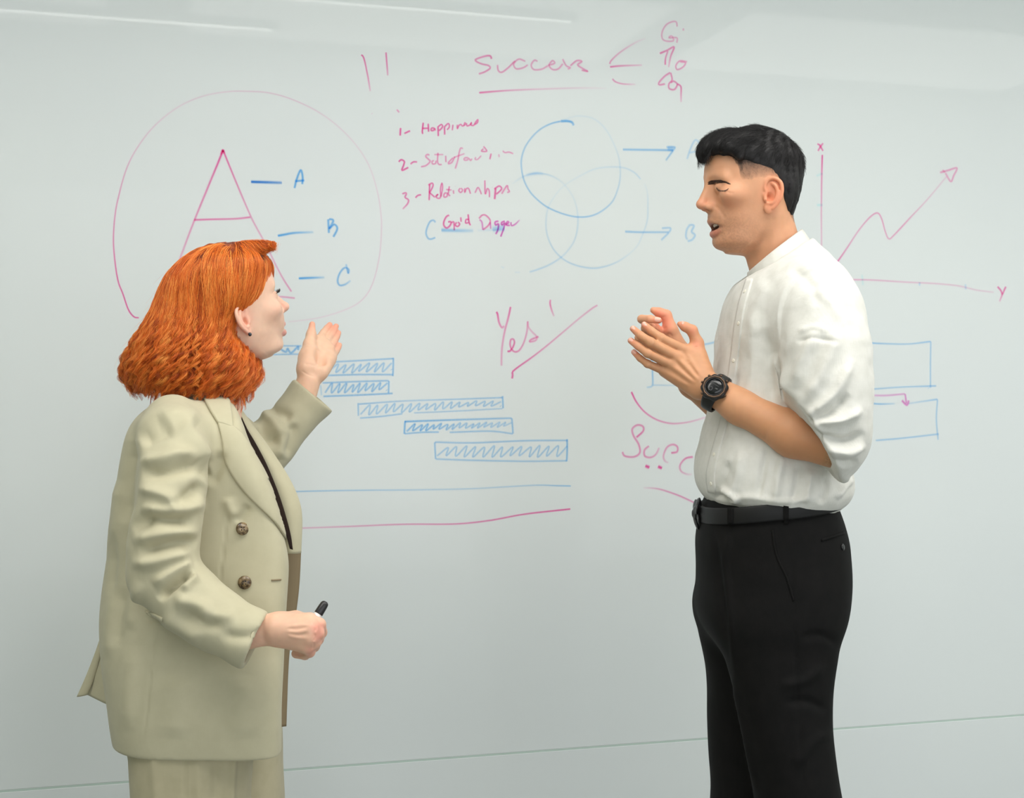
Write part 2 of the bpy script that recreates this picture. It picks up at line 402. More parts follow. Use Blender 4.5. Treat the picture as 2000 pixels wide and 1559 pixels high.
def zig(x0, x1, yt0, yb0, yt1, yb1, n, lean=14, seed=0):
    rnd = random.Random(seed)
    pts = []
    for i in range(n):
        t = i / (n - 1)
        x = x0 + (x1 - x0) * t
        yt = yt0 + (yt1 - yt0) * t; yb = yb0 + (yb1 - yb0) * t
        j = rnd.uniform(-4, 4)
        pts.append((x + lean + j, yt + rnd.uniform(0, 10)) if i % 2 else (x - lean + j, yb - rnd.uniform(0, 10)))
    return pts
bc = [('b', [(100,105),(190,105),(320,105)], .45, 2.6), ('b', [(100,156),(150,155),(320,152)], .45, 2.6),
      ('b', [(195,120),(230,140),(240,120),(260,145),(300,110),(300,130)], .6, 3.4),
      ('b', [(460,200),(680,188),(848,178)], .45, 2.8), ('b', [(848,172),(847,220),(845,280)], .55, 2.8), ('b', [(460,275),(650,270),(845,270)], .5, 2.8), ('b', zig(490,825,208,262,200,258,16,16,1), .42, 2.8), ('b', [(835,240)], .8, 3.5),
      ('b', [(440,318),(640,310),(822,305)], .5, 2.8), ('b', [(822,305),(820,378)], .55, 2.8), ('b', [(445,395),(640,388),(845,378)], .55, 2.8), ('b', [(430,330),(435,390)], .3, 2.4), ('b', zig(465,800,320,385,315,365,18,14,2), .5, 2.8), ('b', [(808,358)], .8, 3.5),
      ('b', [(648,440),(900,422),(1200,412),(1475,402)], [.5,.35,.4,.45], 2.6), ('b', [(1475,392),(1478,465)], .55, 2.8), ('b', [(655,520),(780,510),(900,495)], .45, 2.6), ('b', [(965,490),(1200,480),(1475,465)], .35, 2.4), ('b', [(645,432),(647,508)], .45, 2.6), ('b', zig(675,1450,440,505,415,450,34,15,3), .42, 2.6), ('b', [(1462,450)], .8, 3.2),
      ('b', [(912,540),(1200,530),(1528,520)], [.7,.55,.45], 2.9), ('b', [(1528,520),(1532,570),(1535,610)], .5, 2.8), ('b', [(912,610),(1010,602),(1110,600)], .5, 2.7), ('b', [(1170,602),(1400,595),(1535,610)], .45, 2.6), ('b', [(915,535),(910,612)], .65, 2.9), ('b', zig(940,1515,552,598,540,572,32,14,4), [.6,.6,.45,.4,.35], 2.6),
      ('b', [(1085,658),(1300,662),(1600,650),(1850,648)], .45, 2.7), ('b', [(1845,640),(1846,700),(1843,770)], .6, 2.8), ('b', [(1090,755),(1300,762),(1600,768),(1843,765)], .42, 2.7), ('b', [(1085,658),(1090,755)], .5, 2.7), ('b', zig(1115,1830,680,745,675,745,28,18,5), .42, 2.6),
      ('b', [(150,946),(280,942),(600,935),(1000,932),(1300,925),(1650,906),(1780,908),(1868,910)], [.4,.45,.4,.35,.3,.3,.35,.6], 2.3),
      ('p', [(200,1156),(320,1152),(600,1142),(900,1130),(1200,1128),(1400,1108),(1600,1072),(1865,1042)], [.3,.35,.45,.5,.6,.7,.8,1], 2.5),
      ('b', [(-24,370),(-22,480)], .3, 2.0)]
drawing('bar_chart', RE, bc)
drawing('yes_note', RF, [
    ('p', [(352,350),(370,385),(385,480),(410,545),(435,572),(460,545)], [1,.8,.65,.6,.5], 3.0), ('p', [(552,280),(520,430),(470,620),(435,830),(425,1000),(425,1105)], [.8,.6,.5,.45,.4], 3.0),
    ('p', [(505,900),(540,900),(580,850),(605,780),(590,735),(555,740),(545,810),(570,880),(620,910),(680,880),(740,770),(780,620),(790,480)], [.9,.8,.65,.65,.65,.55,.5,.45,.35], 2.8),
    ('p', [(790,480),(800,560),(850,630),(915,700),(900,750),(820,770),(835,740),(945,695)], [.35,.35,.4,.6,.6], 2.8),
    ('p', [(1107,180),(1102,240),(1125,330),(1158,415)], [.6,.7,.5,.25], 2.8), ('p', [(1240,622)], .6, 2.6),
    ('p', [(572,1285),(580,1230),(572,1190)], [.9,.75,.9], 3.0), ('p', [(572,1190),(660,1120),(850,985),(1050,830),(1300,620),(1500,450),(1680,310),(1765,258)], [.9,.75,.6,.5,.45,.35,.4,.5], 2.6)])
drawing('flow_boxes', RG, [
    ('b', [(640,78),(600,85),(540,98),(440,110),(225,120)], .4, 2.7), ('b', [(225,120),(225,260),(225,340),(190,355)], [.4,.5,.5,.3], 2.7), ('b', [(225,340),(330,342),(600,345)], [.3,.15,.15], 2.4),
    ])
drawing('flow_boxes', RG, [
    ('b', [(1490,90),(1600,95),(1740,97),(1872,82)], [.55,.4,.35,.5], 2.4), ('b', [(1872,82),(1870,220),(1870,358)], .38, 2.4), ('b', [(1490,355),(1530,363),(1700,352),(1905,345)], [.4,.35,.35,.5], 2.4), ('b', [(1490,90),(1490,230),(1490,355)], .38, 2.4), ('b', [(1858,357)], .5, 3.2),
    ('v', [(1440,397),(1470,398),(1600,402),(1720,392)], .38, 2.6), ('v', [(1720,392),(1728,450)], .55, 2.6), ('v', [(1700,430),(1730,458),(1742,430)], .6, 3.0),
    ('b', [(1495,440),(1560,452),(1660,450)], [.5,.5,.2], 2.5), ('b', [(1740,450),(1830,436),(1912,424)], [.2,.3,.5], 2.4), ('b', [(1912,424),(1905,540),(1915,665)], .38, 2.4), ('b', [(1545,668),(1700,655),(1920,630)], .4, 2.4), ('b', [(1495,440),(1505,560),(1508,655)], .3, 2.4)])
drawing('smile_doodle', RG, [
    ('p', [(100,380),(130,440),(180,500),(250,545),(330,567),(400,565),(470,552),(540,530)], [1,.75,.6,.55,.45,.35,.25], 2.6),
    ('p', [(130,650),(170,612),(167,584),(135,577),(106,600),(113,640),(143,690),(150,740),(115,765),(62,760),(46,735)], [.8,.6,.55,.6,.6,.55,.6], 3.0),
    ('p', [(205,700),(178,725),(180,760),(215,768),(245,750),(265,710)], [.55,.6,.5,.35], 2.9), ('p', [(335,742),(370,735),(372,705),(345,692),(310,710),(290,760),(300,790),(320,800)], [.7,.6,.55,.5,.4,.2], 2.9),
    ('p', [(465,765),(420,775),(388,815),(395,850),(430,868),(460,868)], [.7,.6,.5,.35,.12], 2.9),
    ('p', [(182,818),(208,828)], 1, 4.2), ('p', [(257,822),(282,832)], 1, 4.2),
    ('p', [(170,948),(260,955),(370,990),(470,1035),(560,1080)], [.1,.45,.55,.5,.45], 2.6)])
drawing('line_graph', RH, [
    ('p', [(235,132),(255,140),(270,165),(285,190)], .75, 2.5), ('p', [(285,125),(262,155),(242,190)], .7, 2.5),
    ('p', [(278,220),(275,330),(272,500),(270,750),(272,1015),(268,1250)], [.9,.55,.4,.3,.28,.3], 2.5),
    ('c', [(228,395),(280,375)], .3, 2.8), ('c', [(232,635),(282,635)], .4, 3.0), ('c', [(225,983),(265,983)], .38, 3.0), ('c', [(605,1205),(612,1295)], .28, 2.8), ('b', [(1078,1270),(1078,1300)], .38, 2.6), ('b', [(1455,1285),(1458,1330)], .35, 2.6),
    ('p', [(390,1120),(480,990),(580,840),(670,735),(730,700),(765,745),(795,850),(825,912),(870,880),(1000,740),(1150,580),(1300,400)], [.75,.5,.38,.42,.5,.45,.4,.5,.35,.25,.2,.2], 2.4),
    ('p', [(1245,368),(1310,350),(1385,330),(1360,390),(1335,440),(1290,370)], .45, 2.8), ('p', [(1265,345),(1290,365)], .4, 2.6),
    ('p', [(300,1246),(490,1248),(700,1252),(950,1268),(1200,1280),(1400,1300),(1550,1335),(1690,1352)], [.4,.42,.33,.3,.28,.25,.22,.18], 2.3),
    ('p', [(1718,1305),(1745,1335),(1760,1370)], .7, 2.6), ('p', [(1788,1305),(1760,1370),(1735,1430)], [.75,.6,.3], 2.6)])

# ------------------------------------------------------------------ implicit surface kit
class Grid:
    """signed distance samples in a box; shapes are blended in, then meshed"""
    def __init__(self, lo, hi, h):
        self.lo = np.array(lo, dtype=np.float64); self.h = h
        self.n = np.ceil((np.array(hi) - self.lo) / h).astype(int) + 1
        self.d = np.full(self.n, 1.0, dtype=np.float32)
        self.ax = [(self.lo[i] + h * np.arange(self.n[i])).astype(np.float32) for i in range(3)]
    def block(self, lo, hi):
        s = []
        for i in range(3):
            a = int(np.floor((lo[i] - self.lo[i]) / self.h)); b = int(np.ceil((hi[i] - self.lo[i]) / self.h)) + 1
            a = max(0, a); b = min(self.n[i], b)
            if b <= a: return None
            s.append(slice(a, b))
        X = self.ax[0][s[0]][:, None, None]; Y = self.ax[1][s[1]][None, :, None]; Z = self.ax[2][s[2]][None, None, :]
        return tuple(s), X, Y, Z
    def op(self, prim, k=0.0, mode='add'):
        f, lo, hi = prim
        m = k + 2.5 * self.h
        bl = self.block(np.array(lo) - m, np.array(hi) + m)
        if bl is None: return
        s, X, Y, Z = bl
        b = f(X, Y, Z).astype(np.float32)
        a = self.d[s]
        if mode == 'add':
            if k > 0:
                h = np.clip(0.5 + 0.5 * (a - b) / k, 0, 1)
                self.d[s] = a * (1 - h) + b * h - k * h * (1 - h)
            else:
                self.d[s] = np.minimum(a, b)
        else:
            b = -b
            if k > 0:
                h = np.clip(0.5 - 0.5 * (a - b) / k, 0, 1)
                self.d[s] = a * (1 - h) + b * h + k * h * (1 - h)
            else:
                self.d[s] = np.maximum(a, b)
    def add(self, prim, k=0.0): self.op(prim, k, 'add')
    def sub(self, prim, k=0.0): self.op(prim, k, 'sub')
    def mesh(self, smooth=1):
        d = self.d.copy()
        for i in range(3):
            sl = [slice(None)] * 3
            for e in (0, -1):
                sl[i] = e
                d[tuple(sl)] = np.maximum(d[tuple(sl)], self.h * 0.5)
        return surface_nets(d, self.lo, self.h, smooth)

def surface_nets(d, lo, h, smooth=1):
    s = d < 0
    c = np.zeros(tuple(np.array(d.shape) - 1), dtype=np.uint8)
    for i in (0, 1):
        for j in (0, 1):
            for k in (0, 1):
                c += s[i:s.shape[0] - 1 + i, j:s.shape[1] - 1 + j, k:s.shape[2] - 1 + k]
    act = (c > 0) & (c < 8)
    I = np.argwhere(act)
    n = len(I)
    idx = np.full(c.shape, -1, dtype=np.int32)
    idx[act] = np.arange(n)
    acc = np.zeros((n, 3)); cnt = np.zeros(n)
    corners = [(i, j, k) for i in (0, 1) for j in (0, 1) for k in (0, 1)]
    val = {cn: d[I[:, 0] + cn[0], I[:, 1] + cn[1], I[:, 2] + cn[2]].astype(np.float64) for cn in corners}
    for a in corners:
        for ax in range(3):
            if a[ax] == 1: continue
            b = list(a); b[ax] = 1; b = tuple(b)
            va, vb = val[a], val[b]
            m = (va < 0) != (vb < 0)
            t = np.where(m, va / np.where(m, va - vb, 1), 0)
            p = np.tile(np.array(a, dtype=np.float64), (n, 1)); p[:, ax] += t
            acc[m] += p[m]; cnt[m] += 1
    V = lo + h * (I + acc / cnt[:, None])
    quads = []
    for ax in range(3):
        sl0 = [slice(None)] * 3; sl1 = [slice(None)] * 3
        sl0[ax] = slice(0, -1); sl1[ax] = slice(1, None)
        a = s[tuple(sl0)]; b = s[tuple(sl1)]
        E = np.argwhere(a != b)
        u, v = (ax + 1) % 3, (ax + 2) % 3
        ok = (E[:, u] > 0) & (E[:, v] > 0) & (E[:, u] < d.shape[u] - 1) & (E[:, v] < d.shape[v] - 1)
        E = E[ok]
        inside = a[E[:, 0], E[:, 1], E[:, 2]]
        def cell(du, dv):
            q = E.copy(); q[:, u] -= du; q[:, v] -= dv
            return idx[q[:, 0], q[:, 1], q[:, 2]]
        q = np.stack([cell(1, 1), cell(0, 1), cell(0, 0), cell(1, 0)], axis=1)
        q[~inside] = q[~inside][:, ::-1]
        quads.append(q)
    Q = np.vstack(quads)
    Q = Q[(Q >= 0).all(axis=1)]
    if smooth:
        V = laplace(V, Q, smooth)
    return V, Q

def laplace(V, Q, it=1, lam=0.5, weight=None):
    e = np.vstack([Q[:, [i, (i + 1) % Q.shape[1]]] for i in range(Q.shape[1])])
    n = len(V)
    deg = np.bincount(e[:, 0], minlength=n) + np.bincount(e[:, 1], minlength=n)
    for _ in range(it):
        S = np.stack([np.bincount(e[:, 0], V[e[:, 1], i], n) + np.bincount(e[:, 1], V[e[:, 0], i], n) for i in range(3)], axis=1)
        step = lam * (S / np.maximum(deg, 1)[:, None] - V)
        if weight is not None: step *= weight[:, None]
        V = V + step
    return V

def vnormals(V, Q):
    n = np.cross(V[Q[:, 2]] - V[Q[:, 0]], V[Q[:, 3]] - V[Q[:, 1]])
    N = np.zeros_like(V)
    for i in range(4):
        for k in range(3):
            N[:, k] += np.bincount(Q[:, i], n[:, k], len(V))
    return N / (np.linalg.norm(N, axis=1)[:, None] + 1e-12)

def A3(*p): return np.array(p, dtype=np.float64)

def ball(c, r, rot=None):
    """ellipsoid with radii r, optional 3x3 rotation (columns = axes)"""
    c = np.array(c, dtype=np.float64); r = np.array(r if np.ndim(r) else (r, r, r), dtype=np.float64)
    R = np.eye(3) if rot is None else np.array(rot)
    ext = np.sqrt(((R * r) ** 2).sum(axis=1))
    def f(X, Y, Z):
        x, y, z = X - c[0], Y - c[1], Z - c[2]
        if rot is None:
            u, v, w = x, y, z
        else:
            u = x * R[0, 0] + y * R[1, 0] + z * R[2, 0]
            v = x * R[0, 1] + y * R[1, 1] + z * R[2, 1]
            w = x * R[0, 2] + y * R[1, 2] + z * R[2, 2]
        k0 = np.sqrt((u / r[0]) ** 2 + (v / r[1]) ** 2 + (w / r[2]) ** 2)
        k1 = np.sqrt((u / r[0] ** 2) ** 2 + (v / r[1] ** 2) ** 2 + (w / r[2] ** 2) ** 2) + 1e-9
        return k0 * (k0 - 1) / k1
    return f, c - ext, c + ext

def cone(a, b, ra, rb, flat=None, fs=1.0):
    """round cone; flat = direction squeezed by fs (<1 thinner)"""
    a = np.array(a, dtype=np.float64); b = np.array(b, dtype=np.float64)
    ba = b - a; L = float(ba @ ba) + 1e-12
    m = max(ra, rb)
    if flat is not None:
        fl = np.array(flat, dtype=np.float64); fl /= np.linalg.norm(fl)
    def f(X, Y, Z):
        x, y, z = X - a[0], Y - a[1], Z - a[2]
        t = np.clip((x * ba[0] + y * ba[1] + z * ba[2]) / L, 0, 1)
        dx, dy, dz = x - t * ba[0], y - t * ba[1], z - t * ba[2]
        rr = ra + t * (rb - ra)
        if flat is None:
            return np.sqrt(dx * dx + dy * dy + dz * dz) - rr
        q = dx * fl[0] + dy * fl[1] + dz * fl[2]
        d2 = dx * dx + dy * dy + dz * dz + q * q * (1.0 / fs ** 2 - 1)
        return (np.sqrt(d2) - rr) * min(1, fs) ** 0.5
    return f, np.minimum(a, b) - m, np.maximum(a, b) + m

def loft(rows, nf=2.0, nb=2.0, ny=2.0, cap=True):
    """rows (z, x_front, x_widest, x_back, y_centre, half_width), z ascending; egg shaped slices"""
    R = np.array(sorted(rows), dtype=np.float64)
    zs = R[:, 0]
    xmin = min(R[:, 1].min(), R[:, 3].min()); xmax = max(R[:, 1].max(), R[:, 3].max())
    ym = (R[:, 4] - R[:, 5]).min(); yM = (R[:, 4] + R[:, 5]).max()
    zf = np.linspace(zs[0], zs[-1], 400)
    def sm(v):
        y = np.interp(zf, zs, v)
        m = 11 if len(zs) > 4 else 2
        for _ in range(3):
            k = np.ones(2 * m + 1) / (2 * m + 1)
            yp = np.concatenate([2 * y[0] - y[m:0:-1], y, 2 * y[-1] - y[-2:-m - 2:-1]])
            y = np.convolve(yp, k, 'valid')
        return y
    tabs = [sm(R[:, i]) for i in range(1, 6)]
    def f(X, Y, Z):
        xf, xw, xb, yc, hw = [np.interp(Z, zf, t).astype(np.float32) for t in tabs]
        af = np.maximum(np.abs(xf - xw), 1e-4); ab = np.maximum(np.abs(xb - xw), 1e-4)
        sgn = np.sign(np.mean(R[:, 1] - R[:, 3]))
        dx = (X - xw) * sgn
        front = dx > 0
        a = np.where(front, af, ab)
        nx = np.where(front, nf, nb)
        q = (np.abs(dx) / a) ** nx + (np.abs(Y - yc) / np.maximum(hw, 1e-4)) ** nx
        g = (q ** (1.0 / nx) - 1.0) * np.minimum(a, hw)
        if cap:
            g = np.maximum(g, np.maximum(zs[0] - Z, Z - zs[-1]))
        return g
    return f, (xmin, ym, zs[0]), (xmax, yM, zs[-1])

def halfspace(p, n, lo, hi):
    p = np.array(p, dtype=np.float64); n = np.array(n, dtype=np.float64); n /= np.linalg.norm(n)
    def f(X, Y, Z):
        return (X - p[0]) * n[0] + (Y - p[1]) * n[1] + (Z - p[2]) * n[2]
    return f, lo, hi

def rotz(a):
    c, s = math.cos(a), math.sin(a)
    return np.array([[c, -s, 0], [s, c, 0], [0, 0, 1]])
def roty(a):
    c, s = math.cos(a), math.sin(a)
    return np.array([[c, 0, s], [0, 1, 0], [-s, 0, c]])
def rotx(a):
    c, s = math.cos(a), math.sin(a)
    return np.array([[1, 0, 0], [0, c, -s], [0, s, c]])

def to_px(V):
    d = V[:, 1]
    return np.stack([1000 + F * V[:, 0] / d, 779.5 - F * (V[:, 2] - CAM_Z) / d], axis=1)

class Plane:
    """places points of the picture at a chosen distance: P(px, py, dy) lies dy behind the figure's own plane"""
    def __init__(self, D): self.D = D
    def __call__(self, px, py, dy=0.0):
        d = self.D + dy
        return np.array([(px - 1000.0) / F * d, d, CAM_Z + (779.5 - py) / F * d])

def seg_dist(Q, pts):
    """distance from 2-D/3-D points Q to polyline pts, with signed side (2-D only) and arc parameter"""
    P = np.asarray(pts, dtype=np.float64)
    best = np.full(len(Q), 1e9); side = np.zeros(len(Q)); par = np.zeros(len(Q))
    n = len(P) - 1
    for i in range(n):
        a, b = P[i], P[i + 1]
        ab = b - a
        t = np.clip(((Q - a) @ ab) / (ab @ ab + 1e-12), 0, 1)
        r = Q - a - t[:, None] * ab
        dd = np.linalg.norm(r, axis=1)
        m = dd < best
        best[m] = dd[m]
        if P.shape[1] == 2:
            side[m] = np.sign(ab[0] * (Q[m, 1] - a[1]) - ab[1] * (Q[m, 0] - a[0]))
        par[m] = (i + t[m]) / n
    return best, side, par

def sculpt(V, Q, strokes, coord, facing=None, fade=True, minface=0.15, bias=0.0):
    """push vertices along their normals near polylines. stroke = (points, width, height[, kind])
    kind 'ridge' symmetrical, 'step' drops sharply on the right-hand side of the line"""
    N = vnormals(V, Q)
    C = coord(V)
    w = np.ones(len(V))
    if facing is not None:
        fd = N @ np.array(facing)
        w = np.clip((fd + bias) / max(minface, 1e-6), 0, 1)
    D = np.zeros(len(V))
    for st in strokes:
        pts, wd, ht = st[0], st[1], st[2]
        kind = st[3] if len(st) > 3 else 'ridge'
        cv = catmull(pts, max(wd * 0.7, 1e-4)) if len(pts) > 2 else np.array(pts, dtype=np.float64)
        lo = cv.min(axis=0) - wd * 3.2; hi = cv.max(axis=0) + wd * 3.2
        m = ((C >= lo) & (C <= hi)).all(axis=1) & (w > 0)
        ii = np.nonzero(m)[0]
        if len(ii) == 0: continue
        dd, sd, par = seg_dist(C[ii], cv)
        if kind == 'ridge':
            p = np.exp(-(dd / wd) ** 2)
        elif kind == 'step':
            x = dd * sd / wd
            p = np.where(x > 0, np.exp(-(x / 0.30) ** 2), np.exp(-(x / 1.3) ** 2))
        if fade:
            p = p * np.clip(par * 5, 0, 1) * np.clip((1 - par) * 5, 0, 1)
        D[ii] += ht * p * w[ii]
    return V + N * D[:, None]

def vnoise(P, scale, seed=0):
    """cheap smooth value noise on points"""
    rng = np.random.RandomState(seed)
    T = rng.rand(32, 32, 32) * 2 - 1
    q = P * scale
    i = np.floor(q).astype(int); f = q - i
    f = f * f * (3 - 2 * f)
    out = 0
    for a in (0, 1):
        for b in (0, 1):
            for c in (0, 1):
                w = (f[:, 0] if a else 1 - f[:, 0]) * (f[:, 1] if b else 1 - f[:, 1]) * (f[:, 2] if c else 1 - f[:, 2])
                out = out + w * T[(i[:, 0] + a) % 32, (i[:, 1] + b) % 32, (i[:, 2] + c) % 32]
    return out

def set_color(o, C):
    C = np.asarray(C, dtype=np.float32)
    if C.shape[1] == 3:
        C = np.hstack([C, np.ones((len(C), 1), dtype=np.float32)])
    ca = o.data.color_attributes.new('tint', 'FLOAT_COLOR', 'POINT')
    ca.data.foreach_set('color', C.ravel())

def mixc(C, c, w):
    return C * (1 - w[:, None]) + np.array(c[:3]) * w[:, None]

def join_meshes(parts):
    V, Q, n = [], [], 0
    for v, q in parts:
        V.append(v); Q.append(q + n); n += len(v)
    return np.vstack(V), np.vstack(Q)

def tube(pts, radii, seg=10, flat=None, fs=1.0, caps=True):
    """swept tube with varying radius as quads (+ end fans closed by tiny rings)"""
    P = np.asarray(pts, dtype=np.float64); n = len(P)
    R = np.asarray(radii if np.ndim(radii) else [radii] * n, dtype=np.float64)
    T = np.gradient(P, axis=0); T /= (np.linalg.norm(T, axis=1)[:, None] + 1e-12)
    up = np.array([0.0, 0, 1]) if abs(T[0][2]) < 0.9 else np.array([1.0, 0, 0])
    if flat is not None: up = np.array(flat, dtype=np.float64)
    rings = []
    b = np.cross(T[0], up); b /= np.linalg.norm(b)
    for i in range(n):
        b = b - T[i] * (b @ T[i]); b /= (np.linalg.norm(b) + 1e-12)
        c = np.cross(T[i], b)
        if flat is not None:
            c = up - T[i] * (up @ T[i]); c /= (np.linalg.norm(c) + 1e-12); b = np.cross(c, T[i])
        a = np.linspace(0, 2 * np.pi, seg, endpoint=False)
        rings.append(P[i] + R[i] * (np.cos(a)[:, None] * b + fs * np.sin(a)[:, None] * c))
    if caps:
        rings = [P[0] + (rings[0] - P[0]) * 0.02] + rings + [P[-1] + (rings[-1] - P[-1]) * 0.02]
    V = np.vstack(rings); m = len(rings)
    Q = []
    for i in range(m - 1):
        for j in range(seg):
            k = (j + 1) % seg
            Q.append((i * seg + j, i * seg + k, (i + 1) * seg + k, (i + 1) * seg + j))
    return V, np.array(Q)

def bvh_of(V, Q):
    return BVHTree.FromPolygons([tuple(v) for v in V], [tuple(int(i) for i in q) for q in Q])

def shoot(bvh, px, py):
    o = Vector((0, 0, CAM_Z))
    d = Vector(((px - 1000.0) / F, 1.0, (779.5 - py) / F)).normalized()
    loc, nor, idx, dist = bvh.ray_cast(o, d)
    return loc, nor

def ribbon_patch(edge_a, edge_b, nu, nv, place, thick, lift, bulge=0.0):
    """closed slab between two picture polylines; place(px, py) -> (point, normal)"""
    A = resample(edge_a, nu); B = resample(edge_b, nu)
    top = np.zeros((nu, nv, 3)); bot = np.zeros((nu, nv, 3))
    for i in range(nu):
        for j in range(nv):
            t = j / (nv - 1)
            p = A[i] * (1 - t) + B[i] * t
            q, n = place(p[0], p[1])
            q = np.array(q); n = np.array(n)
            l = lift + bulge * 4 * t * (1 - t)
            top[i, j] = q + n * (l + thick); bot[i, j] = q + n * (l - 0.0015)
    V = np.vstack([top.reshape(-1, 3), bot.reshape(-1, 3)])
    Q = []
    o = nu * nv
    for i in range(nu - 1):
        for j in range(nv - 1):
            a = i * nv + j
            Q.append((a, a + 1, a + nv + 1, a + nv)); Q.append((o + a, o + a + nv, o + a + nv + 1, o + a + 1))
    for i in range(nu - 1):
        for j, flip in ((0, False), (nv - 1, True)):
            a = i * nv + j; b = a + nv
            q = (a, b, o + b, o + a)
            Q.append(q[::-1] if flip else q)
    for j in range(nv - 1):
        for i, flip in ((0, True), (nu - 1, False)):
            a = i * nv + j; b = a + 1
            q = (a, b, o + b, o + a)
            Q.append(q[::-1] if flip else q)
    return V, np.array(Q)

def resample(pts, n, smooth=True):
    cv = catmull(pts, 1.0) if (smooth and len(pts) > 2) else np.asarray(pts, dtype=np.float64)
    L = np.concatenate([[0], np.cumsum(np.linalg.norm(np.diff(cv, axis=0), axis=1))])
    t = np.linspace(0, L[-1], n)
    return np.stack([np.interp(t, L, cv[:, i]) for i in range(cv.shape[1])], axis=1)

# ------------------------------------------------------------------ figure materials
def tinted_mat(name, rough=0.5, spec=0.4, sss=0.0, bump=None):
    m, nt, b = mat_new(name)
    at = nt.nodes.new('ShaderNodeAttribute'); at.attribute_name = 'tint'
    nt.links.new(at.outputs['Color'], b.inputs['Base Color'])
    b.inputs['Roughness'].default_value = rough
    b.inputs['Specular IOR Level'].default_value = spec
    if sss > 0:
        b.inputs['Subsurface Weight'].default_value = sss
        b.inputs['Subsurface Radius'].default_value = (1.0, 0.35, 0.2)
        b.inputs['Subsurface Scale'].default_value = 0.004
    if bump:
        add_bump(nt, b, *bump)
    return m

def add_bump(nt, b, scale, strength, dist=0.001, kind='noise', detail=3):
    tc = nt.nodes.new('ShaderNodeTexCoord')
    nz = nt.nodes.new('ShaderNodeTexNoise'); nz.inputs['Scale'].default_value = scale; nz.inputs['Detail'].default_value = detail
    bp = nt.nodes.new('ShaderNodeBump'); bp.inputs['Strength'].default_value = strength; bp.inputs['Distance'].default_value = dist
    nt.links.new(tc.outputs['Object'], nz.inputs['Vector']); nt.links.new(nz.outputs['Fac'], bp.inputs['Height'])
    nt.links.new(bp.outputs[0], b.inputs['Normal'])
    return bp

def weave_mat(name, c1, c2, scale, strength, rough=0.85, dist=0.0008, noise=60.0, sheen=0.1, distort=0.4):
    """cloth with two crossed thread directions"""
    m, nt, b = mat_new(name)
    tc = nt.nodes.new('ShaderNodeTexCoord')
    add_noise_color(nt, b, c1, c2, noise, 5)
    w1 = nt.nodes.new('ShaderNodeTexWave'); w1.wave_type = 'BANDS'; w1.bands_direction = 'Z'
    w2 = nt.nodes.new('ShaderNodeTexWave'); w2.wave_type = 'BANDS'; w2.bands_direction = 'DIAGONAL'
    mp = nt.nodes.new('ShaderNodeMapping'); mp.inputs['Scale'].default_value = (1, 1, 0.0)
    nt.links.new(tc.outputs['Object'], mp.inputs[0])
    for w in (w1, w2):
        w.inputs['Scale'].default_value = scale; w.inputs['Distortion'].default_value = distort; w.inputs['Detail'].default_value = 1
        w.inputs['Detail Scale'].default_value = 1.5
    nt.links.new(tc.outputs['Object'], w1.inputs['Vector']); nt.links.new(mp.outputs[0], w2.inputs['Vector'])
    ad = nt.nodes.new('ShaderNodeMath'); ad.operation = 'ADD'
    nt.links.new(w1.outputs['Fac'], ad.inputs[0]); nt.links.new(w2.outputs['Fac'], ad.inputs[1])
    bp = nt.nodes.new('ShaderNodeBump'); bp.inputs['Strength'].default_value = strength; bp.inputs['Distance'].default_value = dist
    nt.links.new(ad.outputs[0], bp.inputs['Height']); nt.links.new(bp.outputs[0], b.inputs['Normal'])
    b.inputs['Roughness'].default_value = rough
    b.inputs['Specular IOR Level'].default_value = 0.15
    b.inputs['Sheen Weight'].default_value = sheen
    return m

m_skin = tinted_mat('skin', 0.5, 0.35, 0.25, (420, 0.12, 0.0006))

def gsample(g, P):
    """trilinear sample of a grid's distances with its gradient"""
    def tri(P):
        q = (P - g.lo) / g.h
        q = np.clip(q, 0.001, np.array(g.n) - 1.001)
        i = np.floor(q).astype(int); f = q - i
        out = 0
        for a in (0, 1):
            for b in (0, 1):
                for c in (0, 1):
                    w = (f[:, 0] if a else 1 - f[:, 0]) * (f[:, 1] if b else 1 - f[:, 1]) * (f[:, 2] if c else 1 - f[:, 2])
                    out = out + w * g.d[i[:, 0] + a, i[:, 1] + b, i[:, 2] + c]
        return out
    e = g.h
    d = tri(P)
    G = np.stack([tri(P + np.eye(3)[k] * e) - tri(P - np.eye(3)[k] * e) for k in range(3)], axis=1)
    G /= (np.linalg.norm(G, axis=1)[:, None] + 1e-9)
    return d, G

